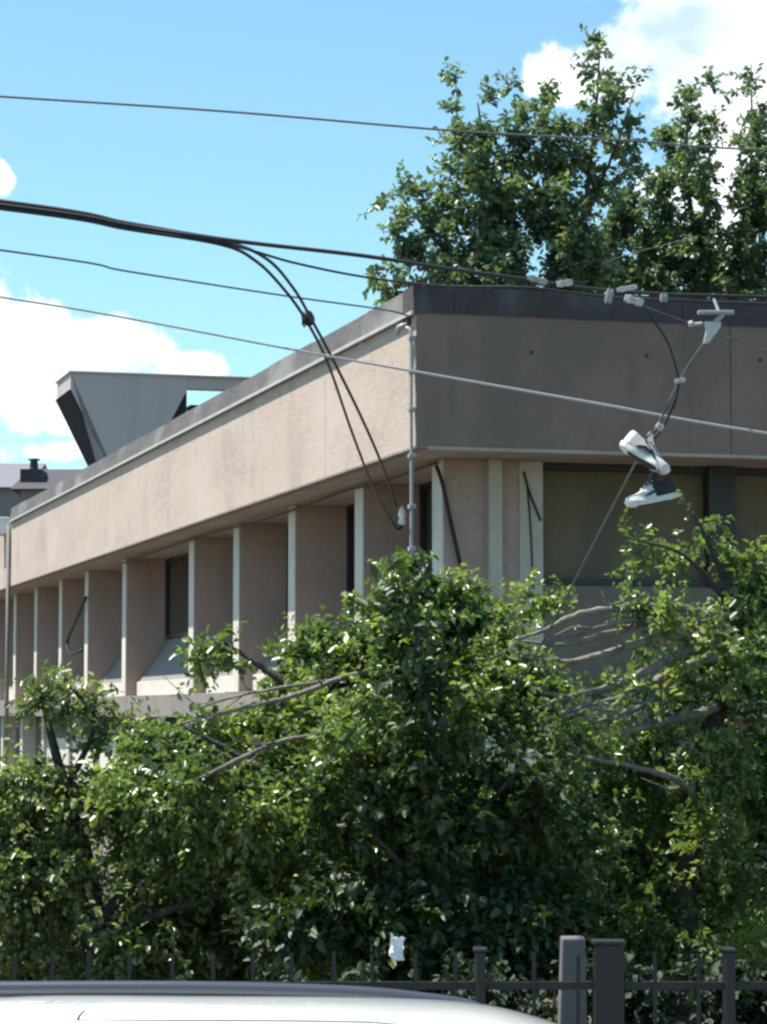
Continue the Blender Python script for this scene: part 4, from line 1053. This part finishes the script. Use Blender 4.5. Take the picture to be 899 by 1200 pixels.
cable('guy_wire', 'thin slanting wire from the bracket down behind the sneakers into the tree',
      [(832, 392, 13.0, .0058), (800, 440, 13.05, .0058), (770, 500, 13.1, .0058), (742, 548, 13.2, .0058), (680, 668, 14.5, .0062), (640, 745, 16.5, .0065), (600, 815, 19.2, .007)], 'cable_grey', None)
cable('hanging_cable', 'dark curved cable from the angled sleeve down to the hanging sneakers',
      [(748, 352, 12.98, .005), (762, 370, 12.98, .0055), (782, 400, 13, .006), (792, 430, 13, .006), (795, 448, 13, .008), (791, 470, 13, .009), (785, 484, 13.02, .008), (776, 502, 13.02, .007), (762, 520, 13.02, .006)], 'cable_black', None)
lump('cable_clamp', 'small white clip where the curved cable meets the slanting wire', 797, 446, 12.97, (0.026, 0.014, 0.009), 'sleeve', -10, 'cable fitting')
lump('cable_clamp', 'black and white buckle just over the upper sneaker', 773, 500, 12.97, (0.02, 0.016, 0.013), 'sleeve', 35, 'cable fitting')

# ------------------------------------------------------------------ sneakers
def sneaker(label, c, X, Z, uppers, stripe):
    X = Vector(X).normalized(); Z = Vector(Z); Z = (Z - X * Z.dot(X)).normalized(); Yv = Z.cross(X)
    t = empty('sneaker', c); tag(t, label, 'shoe', 'sneakers hanging from the wire')
    Mx = Matrix((X, Yv, Z)).transposed().to_4x4()
    t.matrix_world = Matrix.Translation(c) @ Mx
    # outline of the sole: x, left, right
    out = [(-0.140, 0.012), (-0.132, 0.026), (-0.11, 0.034), (-0.07, 0.034), (-0.02, 0.034), (0.03, 0.042), (0.07, 0.047), (0.105, 0.042), (0.13, 0.028), (0.142, 0.010)]
    loop = [(x, w) for x, w in out] + [(x, -w * (0.92 if x > 0 else 1)) for x, w in out[::-1]]
    def bend(x): return 0.012 * max(0, (x - 0.06) / 0.08) ** 2 + 0.003 * max(0, (-x - 0.09) / 0.05)
    def slab(z0, z1, k0, k1):
        n = len(loop)
        vs = [(x * k0, y * k0, z0 + bend(x)) for x, y in loop] + [(x * k1, y * k1, z1 + bend(x)) for x, y in loop]
        fs = [tuple(range(n))[::-1], tuple(range(n, 2 * n))] + [(i, (i + 1) % n, n + (i + 1) % n, n + i) for i in range(n)]
        return vs, fs
    MB().add(*slab(-0.052, -0.024, 0.97, 1.02)).build('sole', M['shoe_white'], t, bevel=0.004, smooth=False)
    MB().add(*slab(-0.056, -0.0525, 0.62, 0.62)).build('tread', M['shoe_black'], t)
    # upper as a loft of arches
    secs = [(-0.135, 0.018, 0.045), (-0.128, 0.029, 0.060), (-0.105, 0.034, 0.066), (-0.07, 0.034, 0.056), (-0.045, 0.034, 0.052), (-0.015, 0.035, 0.052), (0.02, 0.039, 0.036), (0.055, 0.043, 0.018), (0.09, 0.041, 0.008), (0.118, 0.032, 0.000), (0.134, 0.016, -0.008)]
    k = 9
    vs, fs = [], []
    for (x, w, h) in secs:
        for j in range(k):
            a = math.pi * j / (k - 1)
            yy = w * math.cos(a) * (1.0 if x > 0 else (1 - 0.18 * math.sin(a)))
            vs.append((x, yy, -0.024 + bend(x) + (h + 0.024) * math.sin(a) ** 0.8))
    nr = len(secs)
    for i in range(nr - 1):
        for j in range(k - 1):
            if 1 <= i <= 3 and 3 <= j <= 4: continue           # the ankle opening
            fs.append((i * k + j, i * k + j + 1, (i + 1) * k + j + 1, (i + 1) * k + j))
    fs += [tuple(range(k)), tuple(range((nr - 1) * k, nr * k))[::-1]]
    mi = [0] * len(fs)
    u = MB().add(vs, fs)
    f2 = []
    for idx, f in enumerate(fs):
        xm = sum(vs[q][0] for q in f) / len(f)
        u.m[idx] = 1 if xm > (0.03 if uppers[0] == 'shoe_grey' else 0.0) else (2 if xm < -0.1 else 0)
    o = u.build('upper', [M[uppers[0]], M[uppers[1]], M[uppers[2]]], t, smooth=True)
    sm = o.modifiers.new('sub', 'SUBSURF'); sm.levels = 1; sm.render_levels = 2
    so_ = o.modifiers.new('thick', 'SOLIDIFY'); so_.thickness = 0.004
    MB().prism([(-0.05, 0.045), (-0.055, 0.095), (-0.035, 0.10), (0.0, 0.056), (0.02, 0.042)], lambda p, q: (p[0], q, p[1]), -0.018, 0.018).build('tongue', M[uppers[0]], t, bevel=0.004)
    lc = MB()
    for i in range(4):
        x = -0.022 + i * 0.02; z = 0.060 - i * 0.0105
        lc.tube([(x, -0.024, z - 0.006), (x + 0.004, 0, z + 0.004), (x + 0.008, 0.024, z - 0.006)], 0.0032, 6)
    lc.build('laces', M['shoe_white'], t)
    sp = MB()
    for s in (-1, 1):
        sp.tube([(-0.06, s * 0.036, -0.012), (-0.02, s * 0.0385, 0.006), (0.02, s * 0.0395, -0.004), (0.05, s * 0.0445, -0.012)], [0.004, 0.008, 0.007, 0.003], 6)
    sp.build('side_stripe', M[stripe], t)
    return t

c1_ = at(759, 531, 13.0)
sneaker('upper grey and white sneaker, its toe pointing down to the right', c1_, (0.80, -0.20, -0.54), (0.50, 0.22, 0.75), ('shoe_grey', 'shoe_white', 'shoe_white'), 'shoe_black')
c2_ = at(762, 578, 13.0)
sneaker('lower black sneaker with a white toe pointing left', c2_, (-0.93, -0.30, -0.22), (-0.10, 0.05, 1.0), ('shoe_black', 'shoe_white', 'shoe_black'), 'shoe_black')
lace = [at(770, 502, 13.0), at(757, 515, 12.97), at(765, 530, 12.94), at(772, 556, 12.97), at(765, 572, 12.98)]
o0 = lace[0]
o = MB().tube([Vector(q) - o0 for q in spline([tuple(p) for p in lace], 8)], 0.0045, 6).build('shoelace', M['shoe_black'], smooth=True)
o.location = o0; tag(o, 'dark knotted lace tying the two sneakers to the wire', 'shoelace')

sc0 = at(465, 1111, 15.32)  # white sheet added where sunlit wall would show through the leaves
sb = bmesh.new()
vv = []
gx, gz = 5, 7
for i in range(gx):
    for j in range(gz):
        x = (i / (gx - 1) - 0.5) * 0.085; z = (j / (gz - 1) - 0.5) * 0.13
        vv.append((x * (1 - 0.25 * (j / gz)) + random.uniform(-.006, .006), math.sin(i * 2.1 + j) * 0.012 + random.uniform(-.006, .006), z + (0.02 if i == 0 else 0) + random.uniform(-.006, .006)))
sb.free()
o = MB().add(vv, [(i * gz + j, (i + 1) * gz + j, (i + 1) * gz + j + 1, i * gz + j + 1) for i in range(gx - 1) for j in range(gz - 1)]).build('sunlit_spot', M['white_box'])
o.location = sc0
md = o.modifiers.new('thick', 'SOLIDIFY'); md.thickness = 0.002
tag(o, 'small crumpled white sheet added as a sunlit wall spot above the fence rail under the dark crown', 'litter')
